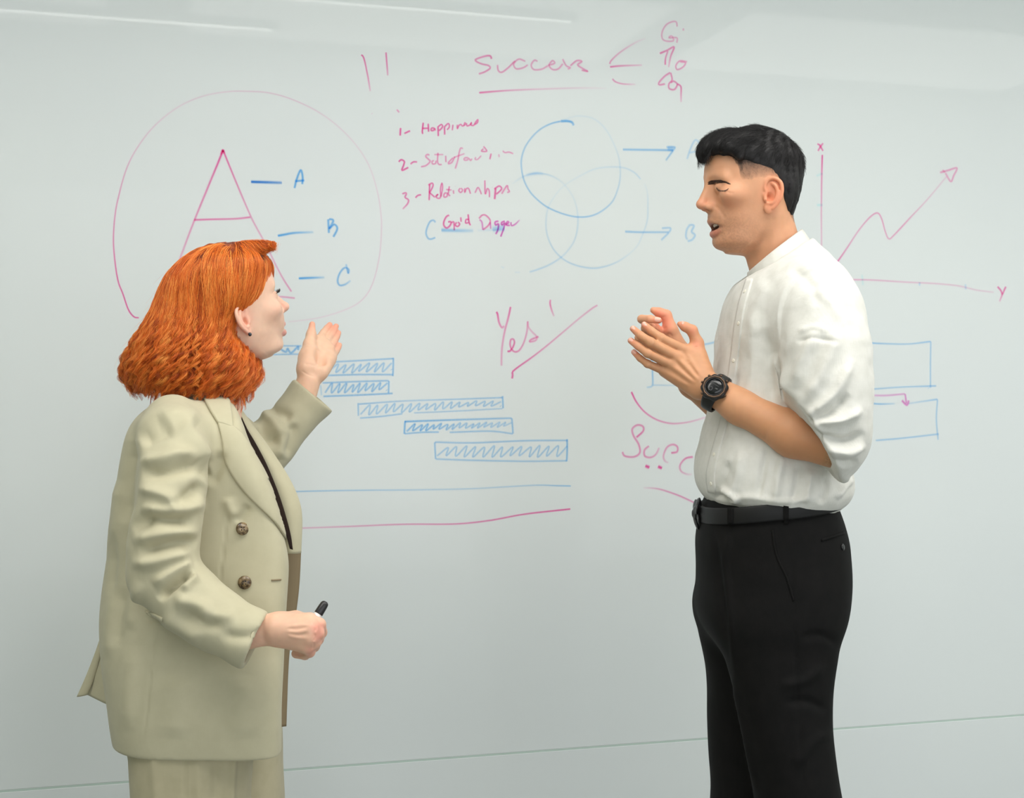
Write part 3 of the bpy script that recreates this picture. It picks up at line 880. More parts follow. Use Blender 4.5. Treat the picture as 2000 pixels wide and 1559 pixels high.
# ------------------------------------------------------------------ heads
def ear_shape(g, side, c, s=1.0, flare=24, tilt=12):
    """external ear on the +y (side=1) or -y side, centred at c"""
    fl = math.radians(flare); ti = math.radians(tilt)
    u = np.array([math.cos(fl), -math.sin(fl) * side, 0]); n = np.array([math.sin(fl), math.cos(fl) * side, 0])
    w = np.array([0, 0, 1.0])
    u2 = u * math.cos(ti) + w * math.sin(ti); w2 = -u * math.sin(ti) + w * math.cos(ti)
    R = np.stack([u2, w2, n], axis=1)
    def E(a, b, h=0.0): return np.array(c) + (u2 * a + w2 * b + n * h) * 0.001 * s
    k = 0.001 * s
    g.add(ball(E(-4, 6, 0), (14.5 * k, 25 * k, 4.2 * k), R), 0.004)
    g.add(ball(E(2, -21, 1), (8.5 * k, 11 * k, 4.2 * k), R), 0.005)
    g.sub(ball(E(-2, 8, 7), (11 * k, 17 * k, 5.5 * k), R), 0.003)
    hel = [(5, 3, 2), (11, 13, 3), (10, 24, 4), (3, 31, 4.5), (-7, 31, 5), (-16, 24, 5.5), (-19, 11, 5.5), (-17, -3, 5), (-11, -14, 4), (-5, -22, 3)]
    cv = catmull(hel, 3.0)
    for i in range(len(cv) - 1):
        g.add(cone(E(*cv[i]), E(*cv[i + 1]), 2.9 * k, 2.9 * k), 0.0022)
    ant = catmull([(-1, 23, 3), (-8, 17, 4.5), (-11.5, 6, 5), (-9, -6, 4.5), (-2, -13.5, 4)], 3.0)
    for i in range(len(ant) - 1):
        g.add(cone(E(*ant[i]), E(*ant[i + 1]), 2.6 * k, 2.6 * k), 0.003)
    g.sub(ball(E(1.5, -2, 4), (6.5 * k, 9 * k, 6.5 * k), R), 0.003)
    g.sub(ball(E(4, -2.5, 1), (4 * k, 5 * k, 6 * k), R), 0.002)
    g.add(cone(E(10.5, 2, 2), E(9, -7, 4), 3.6 * k, 3.4 * k), 0.004)
    g.add(cone(E(-3, -13, 3), E(4, -13, 3.5), 2.8 * k, 2.6 * k), 0.003)

def build_head(p):
    h = p.get('h', 0.0016)
    g = Grid(p['lo'], p['hi'], h)
    g.add(loft(p['cranium'], nf=p.get('nf', 2.25), nb=2.15))
    g.add(loft(p['face'], nf=p.get('fnf', 2.0), nb=2.0), 0.016)
    for a, b, ra, rb, k in p['neck']:
        g.add(cone(a, b, ra, rb), k)
    for c, r, k in p['lumps']:
        for s in ((1, -1) if abs(c[1]) > 1e-6 else (1,)):
            g.add(ball((c[0], c[1] * s, c[2]), r), k)
    e = p['eye']
    for s in (1, -1):
        # brow ridge, socket, lid globe, cheek bone
        a, b, r = p['brow']
        g.add(cone((a[0], a[1] * s, a[2]), (b[0], b[1] * s, b[2]), r, r * 0.8), 0.014)
        g.sub(ball((e[0] + p['sock'][0], (e[1] + 0.001) * s, e[2] + p['sock'][3]), p['sock'][1:3] + (p['sock'][4],)), 0.012)
        g.add(ball((e[0], e[1] * s, e[2]), (p['er'], p['er'] * 1.12, p['er'])), 0.004)
    # nose
    n = p['nose']
    g.add(cone(n['root'], n['tip'], n['r0'], n['r1']), 0.010)
    g.add(cone(A3(*n['root']) - A3(.009, 0, .006), A3(n['base'][0] - .006, 0, n['base'][2] + .012), .009, .0135), 0.010)
    g.add(ball(n['tip'], n['rt']), 0.004)
    g.add(cone(n['tip'], n['base'], n['r1'] * .8, n['r1'] * .8), 0.005)
    for s in (1, -1):
        g.add(ball((n['ala'][0], n['ala'][1] * s, n['ala'][2]), n['ar']), 0.0045)
        g.sub(ball((n['hole'][0], n['hole'][1] * s, n['hole'][2]), n['hr']), 0.002)
    # lips
    l = p['lips']
    g.sub(cone((l['phil'][0], 0, l['phil'][2]), (l['phil'][0] + .001, 0, l['phil'][2] + .008), .0022, .0018), 0.004)
    for s in (1, -1):
        cu = catmull([(x, y * s, z) for x, y, z in l['up']], 0.004); cl = catmull([(x, y * s, z) for x, y, z in l['low']], 0.004)
        ru = np.interp(np.linspace(0, 1, len(cu)), np.linspace(0, 1, len(l['ru'])), l['ru'])
        rl = np.interp(np.linspace(0, 1, len(cl)), np.linspace(0, 1, len(l['rl'])), l['rl'])
        for i in range(len(cu) - 1): g.add(cone(cu[i], cu[i + 1], ru[i], ru[i + 1]), 0.0035)
        for i in range(len(cl) - 1): g.add(cone(cl[i], cl[i + 1], rl[i], rl[i + 1]), 0.0035)
    if l.get('open'):
        g.sub(ball(l['open'][0], l['open'][1]), 0.0025)
    for s in (1, -1):
        ear_shape(g, s, (p['ear'][0], p['ear'][1] * s, p['ear'][2]), p['es'], p.get('flare', 24), p.get('etilt', 12))
    V, Q = g.mesh(2)
    return g, V, Q

def paint(Cc, L, c, r, colr, amt, power=2.0):
    """tint a soft ellipsoidal patch of a head, local coordinates"""
    q = ((L - np.array(c)) / np.array(r))
    w = amt * np.exp(-(np.sum(q * q, axis=1)) ** (power / 2))
    return mixc(Cc, colr, w)

# ------------------------------------------------------------------ the man
M = Plane(2.777)
man = empty('person', M(1520, 780) * A3(1, 1, 0), 'person with short black hair, white shirt and black trousers, gesturing with both hands', 'person')
MH_O = M(1480, 381, 0)
MH_R = rotz(math.pi + math.radians(12))
def mh(L): return L @ MH_R.T + MH_O

man_head = dict(
    lo=(-.115, -.105, -.205), hi=(.142, .105, .13), h=0.0015, nf=2.3, fnf=2.05,
    cranium=[(-.095, -.01, -.015, -.025, 0, .012), (-.05, .04, .0, -.054, 0, .052), (-.025, .06, .0, -.063, 0, .0635), (0, .085, .0, -.073, 0, .0705), (.02, .096, .0, -.079, 0, .0740), (.035, .103, .0, -.081, 0, .0755),
             (.0566, .105, .0, -.079, 0, .0745), (.078, .0965, .0, -.072, 0, .069), (.09, .085, .002, -.068, 0, .062), (.1, .067, .004, -.055, 0, .052), (.108, .045, .006, -.035, 0, .037), (.114, .018, .007, -.006, 0, .012)],
    face=[(-.111, .062, .045, .036, 0, .014), (-.107, .076, .042, .028, 0, .030), (-.1, .0845, .036, .014, 0, .041), (-.092, .0875, .03, .0, 0, .048), (-.08, .0865, .022, -.022, 0, .0545), (-.065, .089, .012, -.038, 0, .0600),
          (-.05, .0925, .008, -.045, 0, .0635), (-.035, .0935, .005, -.048, 0, .066), (-.02, .0940, .005, -.05, 0, .0680), (0, .0960, .005, -.055, 0, .0700), (.02, .0985, .005, -.06, 0, .070), (.04, .098, .005, -.06, 0, .066), (.065, .085, .005, -.05, 0, .055)],
    neck=[((-.012, 0, -.03), (-.060, 0, -.21), .051, .058, .016), ((-.016, .046, -.05), (-.024, .026, -.19), .013, .013, .020), ((-.016, -.046, -.05), (-.024, -.026, -.19), .013, .013, .020)],
    lumps=[((.036, 0, -.094), (.042, .040, .020), .02), ((.008, 0, -.128), (.009, .009, .012), .015), ((.072, .050, -.008), (.022, .016, .014), .024), ((.079, 0, -.048), (.020, .027, .028), .014), ((.078, 0, -.094), (.011, .016, .012), .012)],
    eye=(.0865, .0285, .0085), er=.0128, sock=(.021, .0125, .019, .006, .0105), brow=((.0965, .010, .0240), (.084, .046, .0255), .0078),
    nose=dict(root=(.1000, 0, .016), tip=(.1165, 0, -.0215), base=(.0985, 0, -.0335), r0=.0070, r1=.0085, rt=(.0088, .0098, .0085), ala=(.1020, .0118, -.0270), ar=(.0112, .0060, .0072), hole=(.1075, .0062, -.0335), hr=(.0052, .0030, .0034)),
    lips=dict(phil=(.103, 0, -.049), up=[(.0765, .0255, -.0630), (.0880, .0165, -.0560), (.0955, .006, -.0530), (.0958, 0, -.0540)], low=[(.0760, .0250, -.0650), (.0850, .0165, -.0745), (.0890, .007, -.0782), (.0893, 0, -.0786)],
              ru=[.0022, .0040, .0048, .0046], rl=[.0022, .0046, .0058, .0060], open=((.0950, 0, -.0656), (.0200, .0225, .0066))),
    ear=(.0035, .0745, -.0130), es=1.07, flare=22, etilt=4)
g_mh, L, Qh = build_head(man_head)

# eyelid crease, lash line, mouth corner fold, nasolabial fold: sculpted in the side view (x, z)
for s in (1, -1):
    fc = (0.55, 0.83 * s, 0)
    co = lambda V: np.stack([V[:, 0], V[:, 2]], axis=1)
    L = sculpt(L, Qh, [
        ([(.0995, .0130), (.0945, .0150), (.087, .0145), (.0800, .0110)], .0011, -.0014),
        ([(.099, -.0215), (.0915, -.031), (.084, -.045), (.080, -.055)], .0030, -.0012),
        
        ([(.0885, -.0030), (.082, -.0075), (.074, -.0075)], .0025, -.0008)], co, fc, True, 0.3)
SK = srgb(211, 156, 121)
Ch = np.tile(np.array(SK[:3]), (len(L), 1))
n1 = vnoise(L, 60, 3) * 0.5 + vnoise(L, 160, 4) * 0.5
Ch *= (1 + 0.045 * n1)[:, None]
spk = np.clip(.85 + .5 * vnoise(L, 480, 19), .4, 1.3)
Chb = paint(Ch, L, (.062, 0, -.078), (.054, .085, .044), srgb(146, 108, 86), .58, 2.6)
Ch = Ch + (Chb - Ch) * spk[:, None]     # beard shadow
Ch = paint(Ch, L, (.104, 0, -.044), (.010, .022, .010), srgb(158, 114, 84), .40)
for s in (1, -1):
    Ch = paint(Ch, L, (.078, .050 * s, -.018), (.024, .025, .020), srgb(222, 152, 120), .5)
    Ch = paint(Ch, L, (.0, .083 * s, -.013), (.026, .018, .040), srgb(226, 138, 106), .62, 4)
    Ch = paint(Ch, L, (.0905, .032 * s, -.004), (.010, .018, .008), srgb(178, 122, 92), .2)
    Ch = paint(Ch, L, (.086, .033 * s, .012), (.012, .019, .007), srgb(178, 122, 92), .5)
Ch = paint(Ch, L, (.115, 0, -.020), (.016, .016, .013), srgb(222, 148, 120), .6)
# lips by distance to their curves
for s in (1, -1):
    for key in ('up', 'low'):
        cv = catmull([(x, y * s, z) for x, y, z in man_head['lips'][key]], 0.003)
        dd, _, par = seg_dist(L, cv)
        rr_ = np.interp(par, np.linspace(0, 1, 4), man_head['lips']['ru' if key == 'up' else 'rl'])
        Ch = mixc(Ch, srgb(186, 104, 92), np.clip((rr_ * 1.3 + .0004 - dd) / .0014, 0, 1) * .8)
q = (L - np.array([.0885, 0, -.0656])) / np.array([.016, .0215, .0058])
Ch = mixc(Ch, srgb(70, 30, 26), np.clip(1.6 - np.sqrt((q * q).sum(axis=1)), 0, 1) * (L[:, 0] < .0915))
# close-cropped hair: colour of the stubble fading out over temple and nape
hair_lo = np.interp(L[:, 0], [-.11, -.06, -.048, -.037, -.02, .02, .05, .060, .066, .074, .088, .10], [-.060, -.056, -.045, .0, .018, .022, .016, .020, .046, .062, .078, .086])
fz = np.clip((L[:, 2] - hair_lo + .003 * vnoise(L, 220, 9)) / np.interp(L[:, 0], [-.06, .055, .068], [.042, .040, .006]), 0, 1)
side_ok = (np.abs(L[:, 1]) > .02) | (L[:, 0] < .02)
earm = np.exp(-(((L - np.array([.001, 0, -.013])) / np.array([.025, 9, .038])) ** 2).sum(axis=1) ** 3) * (np.abs(L[:, 1]) > .0735)
fz = fz * (1 - np.clip(earm * 1.5, 0, 1)) * side_ok
Ch = mixc(Ch, srgb(34, 30, 29), fz ** 0.6 * .93)
# lash line and nostril
b_mh = bvh_of(L, Qh)
b_mhw = bvh_of(mh(L), Qh)
for s in (1, -1):
    lash = []
    for x_, z_ in resample([(1399.5, 367), (1404, 371.5), (1411, 373), (1418, 371.5), (1422.5, 368.5)], 20):
        lc_, nn_ = shoot(b_mhw, x_, z_)
        if lc_ is not None: lash.append((MH_R.T @ (np.array(lc_) - MH_O)) * A3(1, s, 1))
    lash = np.array(lash)
    dd, _, par = seg_dist(L, lash)
    Ch = mixc(Ch, srgb(40, 27, 23), np.clip((.0016 - .0006 * np.abs(par - .5) - dd) / .0009, 0, 1) * .9)
    man_lash = man_lash + [lash] if s == -1 else [lash]
man_head_part = (mh(L), Qh, Ch)

# eyebrows: many short hairs (ribbons) over each brow
def hair_ribbons(curves, widths, seg_w=None):
    """flat tapering ribbons from a list of polylines, all as one mesh; widths at root"""
    V, Q = [], []
    n = 0
    for c, w in zip(curves, widths):
        c = np.asarray(c); m = len(c)
        T = np.gradient(c, axis=0)
        view = c - np.array([0, 0, CAM_Z])
        B = np.cross(T, view); B /= (np.linalg.norm(B, axis=1)[:, None] + 1e-12)
        tw = w * 0.5 * np.linspace(1, 0.25, m)[:, None]
        V.append(c - B * tw); V.append(c + B * tw)
        a = np.arange(m - 1)
        Q.append(np.stack([n + a, n + a + 1, n + m + a + 1, n + m + a], axis=1))
        n += 2 * m
    return np.vstack(V), np.vstack(Q)

def strand_object(name, curves, radius, mat, parent, tip=0.35, shade=None):
    """hair strands as native hair curves"""
    hc = bpy.data.hair_curves.new(name)
    hc.add_curves([len(c) for c in curves])
    P = np.vstack(curves).astype(np.float32)
    hc.attributes['position'].data.foreach_set('vector', P.ravel())
    ra = hc.attributes.get('radius') or hc.attributes.new('radius', 'FLOAT', 'POINT')
    rr = np.concatenate([np.linspace(1, tip, len(c)) * (radius[i] if np.ndim(radius) else radius) for i, c in enumerate(curves)]).astype(np.float32)
    ra.data.foreach_set('value', rr)
    if shade is not None:
        hc.attributes.new('shade', 'FLOAT', 'POINT').data.foreach_set('value', np.concatenate([np.full(len(c), shade[i]) for i, c in enumerate(curves)]).astype(np.float32))
    hc.materials.append(mat)
    o = bpy.data.objects.new(name, hc)
    link(o)
    adopt(o, parent)
    tag(o, kind='stuff')
    return o

m_black_hair, nt, b = mat_new('black_hair')
b.inputs['Base Color'].default_value = srgb(27, 25, 26); b.inputs['Roughness'].default_value = 0.55; b.inputs['Specular IOR Level'].default_value = 0.35
m_brow = simple_mat('brow_hair', srgb(74, 52, 41), 0.6)

# hair mass, then strands that flow over it away from the crown
gh = Grid((-.125, -.10, -.07), (.135, .10, .16), 0.002)
gh.add(loft([(-.056, -.048, -.054, -.060, 0, .020), (-.035, -.030, -.045, -.0655, 0, .052), (-.015, -.020, -.035, -.0735, 0, .0670), (.005, -.008, -.03, -.0800, 0, .0735), (.025, .004, -.02, -.0850, 0, .0770), (.042, .050, -.012, -.0875, 0, .0778),
             (.055, .080, -.008, -.0885, 0, .0790), (.068, .096, -.005, -.0870, 0, .0790), (.080, .104, -.002, -.0830, 0, .0775), (.090, .103, .0, -.0760, 0, .0750), (.101, .095, .002, -.0660, 0, .070), (.111, .080, .006, -.0540, 0, .062), (.121, .060, .008, -.0400, 0, .051), (.128, .040, .01, -.024, 0, .038), (.133, .018, .010, .0, 0, .016)], nf=2.7, nb=2.2))
locks = [[(.066, .034, .108), (.088, .033, .098), (.098, .040, .088), (.094, .048, .080)],
         [(.072, .015, .108), (.096, .014, .099), (.107, .017, .086), (.108, .022, .074)],
         [(.072, -.005, .108), (.098, -.004, .099), (.110, .0, .084), (.111, .006, .066)],
         [(.072, -.025, .106), (.096, -.024, .097), (.107, -.020, .084), (.108, -.016, .070)],
         [(.062, -.045, .100), (.084, -.044, .092), (.092, -.044, .082), (.086, -.052, .072)],
         [(.050, .048, .102), (.076, .052, .092), (.084, .058, .082), (.078, .064, .072)],
         [(.030, .056, .098), (.058, .064, .086), (.067, .070, .072), (.064, .072, .060)]]
for lk in locks:
    cv = catmull(lk, .01)
    for i in range(len(cv) - 1):
        t0, t1 = i / (len(cv) - 1), (i + 1) / (len(cv) - 1)
        gh.add(cone(cv[i], cv[i + 1], .010 * (1 - t0) + .003, .010 * (1 - t1) + .003), .012)
Vh, Qhh = gh.mesh(5)
Nh = vnormals(Vh, Qhh)
crown = np.array([-.038, 0, .14])
flow = Vh - crown; flow[:, 2] *= .6
flow /= np.linalg.norm(flow, axis=1)[:, None]
ph = np.arctan2(Vh[:, 1], Vh[:, 0] + .045) * 26 + vnoise(Vh, 30, 7) * 3
Vh2 = Vh + Nh * (0.0007 * np.sin(ph) + 0.0012 * vnoise(Vh, 55, 8) + .0006 * vnoise(Vh, 140, 18))[:, None]
man_hair = mesh_obj('hair', mh(Vh2), Qhh, m_black_hair); adopt(man_hair, man)

def grow(g, roots, flow_fn, length, steps, lift, rng, jitter=.15, inside=0.0012, stick=None):
    """march strands over a hair volume, keeping each at its own height above the surface"""
    n = len(roots)
    P = roots.copy()
    out = [P.copy()]
    st = length / steps
    jit = rng.randn(n, 3) * jitter
    for k in range(steps):
        d, G = gsample(g, P)
        v = flow_fn(P, k / steps) + jit
        k_s = np.ones(n) if stick is None else stick(P)
        v -= G * ((v * G).sum(axis=1) * k_s)[:, None]
        v /= (np.linalg.norm(v, axis=1)[:, None] + 1e-9)
        P = P + v * st[:, None]
        d, G = gsample(g, P)
        target = -inside + lift * ((k + 1) / steps) ** 1.5
        P = P - G * ((d - target) * .7 * k_s)[:, None]
        out.append(P.copy())
    return np.stack(out, axis=1)

rng = np.random.RandomState(5)
def man_flow(P, t):
    v = P - crown
    v[:, 2] *= .5
    v /= np.linalg.norm(v, axis=1)[:, None]
    f = np.clip((P[:, 2] - .085) / .03, 0, 1)[:, None]
    v = v * (1 - .55 * f) + np.array([.9, .12, -.05]) * .55 * f
    v[:, 1] += .35 * np.sin(P[:, 0] * 90 + P[:, 1] * 60) * .5
    front = np.clip((P[:, 0] - .085) / .02, 0, 1)[:, None]
    v = v * (1 - .6 * front) + np.array([.15, .10, -1.0]) * .6 * front
    return v
sel = rng.choice(len(Vh), 15000)
hz = Vh[sel, 2]
ln = np.where(hz > .07, rng.uniform(.025, .055, len(sel)), np.where(hz > .04, rng.uniform(.010, .020, len(sel)), rng.uniform(.004, .008, len(sel))))
S = grow(gh, Vh[sel], man_flow, ln, 7, rng.uniform(.0005, .0075, len(sel)) * np.where(hz > .075, 1, .22), rng, .22)
# wispy fringe ends hanging over the forehead
fr_c = []
for i in range(150):
    y = rng.uniform(-.03, .035); x0 = .108 - abs(y) * .1
    bend = rng.uniform(-.008, .008)
    fr_c.append(np.array([(x0 - .004, y, .088), (x0 + .004, y + bend * .3, .078), (x0 + .008, y + bend * .7, .066), (x0 + .0070 + rng.uniform(-.003, .003), y + bend, .066 - rng.uniform(.004, .018))]))
head_g = g_mh
cand = np.nonzero((fz > .12) & (L[:, 2] < .066) & (rng.rand(len(L)) < fz))[0]
cand = rng.choice(cand, 7000)
def fade_flow(P, t): return np.array([-.45, 0, -.9]) + 0 * P
S2 = grow(g_mh, L[cand], fade_flow, rng.uniform(.002, .0045, 7000), 3, np.full(7000, .0012), rng, .35, .0003)
S2 = [mh(c) for c in S2]
strands = S2 + [mh(c) for c in S] + [mh(catmull(c, .005)) for c in fr_c]
strand_object('hair_strands', strands, np.concatenate([np.full(len(S2), .00013), np.full(len(strands) - len(S2), .00028)]), m_black_hair, man)
# eyebrows
br = []
for s in (1, -1):
    for i in range(560):
        t = rng.rand()
        cx_, cy_ = np.interp(t, [0, .3, .6, .85, 1], [1381, 1391, 1403, 1414, 1422]), np.interp(t, [0, .3, .6, .85, 1], [358.5, 356.5, 354.5, 355.5, 359])
        cy_ += rng.uniform(-1, 1) * np.interp(t, [0, .15, .6, 1], [2.6, 3.9, 3.0, .8])
        c = []
        for kk, off in enumerate((-.0003, .0006, .0009)):
            lc_, nn_ = shoot(b_mhw, cx_ + kk * 3.0, cy_ + kk * np.interp(t, [0, .5, 1], [-1.2, -.5, .7]))
            if lc_ is None: break
            c.append((MH_R.T @ (np.array(lc_) + np.array(nn_) * off - MH_O)) * A3(1, s, 1))
        if len(c) == 3: br.append(mh(np.array(c)))
    for lc in man_lash[0 if s == 1 else 1:][:1]:
        for i in range(60):
            t = rng.rand() * (len(lc) - 1.01); k = int(t); p = lc[k] * (1 - t + k) + lc[k + 1] * (t - k)
            d = np.array([.45, s * .55, -.55]) + rng.randn(3) * .08
            br.append(mh(np.array([p, p + d * .0025, p + d * .0045 + np.array([0, 0, .0005])])))
strand_object('eyebrow', br, .00022, m_brow, man)
# upper teeth inside the open mouth
th = []
for i, y in enumerate(np.linspace(-.0175, .0175, 8)):
    g_t = Grid((.06, y - .004, -.068), (.10, y + .004, -.055), .0008)
    xx = .0878 - 22 * y * y
    g_t.add(ball((xx, y, -.0605), (.0022, .0026, .0042)))
    th.append(g_t.mesh(1))
Vt, Qt = join_meshes(th)
o = mesh_obj('teeth', mh(Vt), Qt, simple_mat('tooth_enamel', srgb(232, 222, 206), .25)); adopt(o, man); tag(o, kind='stuff')

# ---- arms and hands (left arm nearer the camera)
def HZ(px0, py0, sc, pl):
    """points measured in an enlarged view"""
    return lambda x, y, dy: pl(px0 + x / sc, py0 + y / sc, dy)

def hand_chain(g, pts, radii, k=0.003, sub=1):
    for i in range(len(pts) - 1):
        g.add(cone(pts[i], pts[i + 1], radii[i], radii[i + 1]), k)

hz = HZ(1200, 580, 6.496, M)
near_fingers = [  # (dy, points) knuckle -> tip
    ([(905, 680, -.085), (590, 520, -.098), (465, 428, -.094), (378, 352, -.086)], [.0098, .0083, .0075, .0062]),
    ([(800, 765, -.090), (460, 575, -.108), (330, 488, -.102), (236, 405, -.090)], [.0100, .0086, .0077, .0063]),
    ([(720, 855, -.088), (420, 715, -.106), (300, 625, -.100), (208, 556, -.088)], [.0096, .0082, .0074, .0062]),
    ([(640, 940, -.080), (420, 850, -.094), (325, 780, -.090), (246, 700, -.080)], [.0088, .0072, .0065, .0055])]
wrist_n = hz(1190, 1150, -.105)
elbow_n = M(1628, 868, -.205)
lo = M(1190, 1010, -.35); hi = M(1700, 570, .12)
gA = Grid((M(1218, 0, .0)[0] - .02, 2.777 - .33, M(0, 960)[2]), (M(1660, 0)[0] + .02, 2.777 + .02, M(0, 590)[2]), .0019)
# forearm
gA.add(cone(elbow_n, M(1550, 848, -.185), .043, .040))
gA.add(cone(M(1550, 848, -.185), M(1445, 795, -.137), .040, .0300), .02)
gA.add(cone(M(1445, 795, -.137), wrist_n, .0300, .0245), .02)
gA.add(cone(M(1425, 780, -.13), hz(1120, 1080, -.105), .026, .024, (0, 1, 0), .8), .012)
# back of the hand: metacarpals fanned from the wrist
for (p, r), w0 in zip(near_fingers, [(1180, 1060, -.10), (1150, 1110, -.105), (1110, 1160, -.105), (1060, 1190, -.10)]):
    a = hz(*w0); b = hz(*p[0])
    gA.add(cone(a, b, .0150, r[0] + .0012), .010)
    gA.add(cone(a + A3(0, .010, 0), b + A3(0, .012, 0), .014, .011), .010)
for p, r in near_fingers:
    hand_chain(gA, [hz(*q) for q in p], r, .0022)
    gA.add(ball(hz(*p[0]) + A3(0, -.003, .001), r[0] * .92), .006)
    gA.add(ball(hz(*p[1]) + A3(0, -.001, 0), r[1] * 1.04), .003)
# thumb
hand_chain(gA, [hz(1130, 1000, -.095), hz(1065, 760, -.082), hz(1052, 590, -.078), hz(985, 425, -.082), hz(895, 378, -.086), hz(830, 345, -.088)], [.0190, .0160, .0118, .0098, .0084, .0056], .006)
gA.add(cone(hz(1000, 720, -.080), hz(1100, 950, -.09), .014, .018), .014)
VA, QA = gA.mesh(2)
def pxs(pts, z): return [(z[0] + x / z[2], z[1] + y / z[2]) for x, y in pts]
zr = (1200, 580, 6.496)
tend = [([(905, 690), (1000, 850), (1120, 1030)], 4.0, .0018), ([(800, 775), (920, 900), (1080, 1070)], 4.0, .0022), ([(720, 865), (860, 970), (1040, 1100)], 3.8, .0018), ([(640, 950), (800, 1050), (960, 1140)], 3.5, .0012),
        ([(760, 800), (880, 930), (1030, 1080)], 3.0, -.0014), ([(850, 740), (960, 880), (1080, 1030)], 3.2, -.0012), ([(680, 900), (820, 1010), (980, 1120)], 3.0, -.0010), ([(900, 770), (960, 820), (930, 860), (1010, 960)], 2.0, .0008),
        ([(1000, 640), (1060, 635)], 1.6, -.0010), ([(985, 655), (1060, 660)], 1.6, -.0006)]
for x, y in [(590, 520), (460, 575), (420, 715), (420, 850), (465, 428), (330, 488), (300, 625)]:
    tend += [([(x - 14, y + 40), (x + 14, y - 40)], 1.5, -.0007), ([(x + 8, y + 40), (x + 34, y - 36)], 1.4, -.0006), ([(x - 34, y + 34), (x - 8, y - 40)], 1.4, -.0005)]
tend += [([(1130, 1330), (1180, 1180), (1240, 1040)], 3.5, -.0010)]
VA = sculpt(VA, QA, [(pxs(p, zr), w, h) for p, w, h in tend], to_px, (0, -1, 0), True)
# finger nails
def nail(z, pl, x, y, dy, ax, nrm, ln, wd, rad):
    """small curved plate"""
    c = z(x, y, dy); ax = np.array(ax, dtype=float); ax /= np.linalg.norm(ax); n = np.array(nrm, dtype=float); n -= ax * (n @ ax); n /= np.linalg.norm(n)
    b = np.cross(ax, n)
    V, Q = [], []
    nu, nv = 6, 5
    for i in range(nu):
        for j in range(nv):
            u = (i / (nu - 1) - .5) * ln; v = (j / (nv - 1) - .5) * wd
            w = wd * .5
            sq = 1 - .25 * (abs(i / (nu - 1) - .5) * 2) ** 3
            vv = v * sq
            V.append(c + ax * u + b * vv + n * (rad - .35 * vv * vv / w * 1.6))
    for i in range(nu - 1):
        for j in range(nv - 1):
            a = i * nv + j
            Q.append((a, a + 1, a + nv + 1, a + nv))
    return np.array(V), np.array(Q)
nails = []
for (p, r) in near_fingers:
    t = hz(*p[3]); d = hz(*p[2]); ax = t - d
    nails.append(nail(lambda x, y, dy: t * .84 + d * .16, None, 0, 0, 0, ax, (-.15, -1, .35), .0105, .0088, r[3] * 1.07))
man_nails = nails

# far (right) hand, palm towards the camera
gB = Grid((M(1225, 0)[0] - .01, 2.777 - .09, M(0, 935)[2]), (M(1600, 0)[0], 2.777 + .26, M(0, 590)[2]), .0021)
elbow_f = M(1570, 905, .215)
wr_f = M(1352, 750, .022)
gB.add(cone(elbow_f, M(1430, 812, .10), .045, .036))
gB.add(cone(M(1440, 820, .105), wr_f, .036, .0255), .02)
fz_ = lambda x, y, dy: hz(x, y, dy)
palm_c = [fz_(840, 640, -.015), fz_(760, 560, -.02), fz_(640, 560, -.015)]
gB.add(cone(wr_f, fz_(820, 760, -.01), .024, .026, (0, 1, 0), .75), .015)
gB.add(cone(fz_(870, 820, -.005), fz_(690, 500, -.02), .024, .019, (0, 1, 0), .7), .012)
gB.add(cone(fz_(800, 860, -.005), fz_(560, 560, -.02), .024, .019, (0, 1, 0), .7), .012)
# index curls towards the thumb, others reach up-left behind the near hand
hand_chain(gB, [fz_(600, 480, -.02), fz_(475, 345, -.045), fz_(345, 282, -.062), fz_(455, 282, -.080), fz_(565, 300, -.082)], [.0102, .0092, .0085, .0078, .0062], .002)
hand_chain(gB, [fz_(560, 540, -.020), fz_(420, 420, -.030), fz_(395, 400, -.05), fz_(480, 380, -.062)], [.0105, .0096, .0088, .0072], .003)
hand_chain(gB, [fz_(520, 620, -.020), fz_(380, 560, -.020), fz_(300, 520, -.03)], [.0100, .0092, .0075], .003)
hand_chain(gB, [fz_(520, 700, -.015), fz_(420, 680, -.012), fz_(350, 660, -.02)], [.0092, .0080, .0068], .003)
hand_chain(gB, [fz_(800, 640, -.022), fz_(715, 420, -.030), fz_(655, 235, -.030), fz_(570, 200, -.034), fz_(492, 168, -.036)], [.0185, .0135, .0105, .0090, .0064], .006)
VB, QB = gB.mesh(2)
VB = sculpt(VB, QB, [(pxs([(600, 385), (640, 400), (660, 370)], zr), 2.0, -.0012), (pxs([(605, 265), (655, 240)], zr), 1.3, -.0010), (pxs([(660, 500), (700, 470), (740, 520)], zr), 2.0, -.0012), (pxs([(540, 350), (550, 400)], zr), 1.5, -.0010)], to_px, (0, -1, 0))
man_nails.append(nail(lambda x, y, dy: fz_(548, 296, -.0815), None, 0, 0, 0, fz_(565, 300, -.082) - fz_(455, 282, -.080), (0, -1, .25), .0110, .0092, .0075))
man_nails.append(nail(lambda x, y, dy: hz(868, 362, -.087), None, 0, 0, 0, hz(830, 345, -.088) - hz(895, 378, -.086), (-.35, -.6, .75), .0125, .0100, .0078))

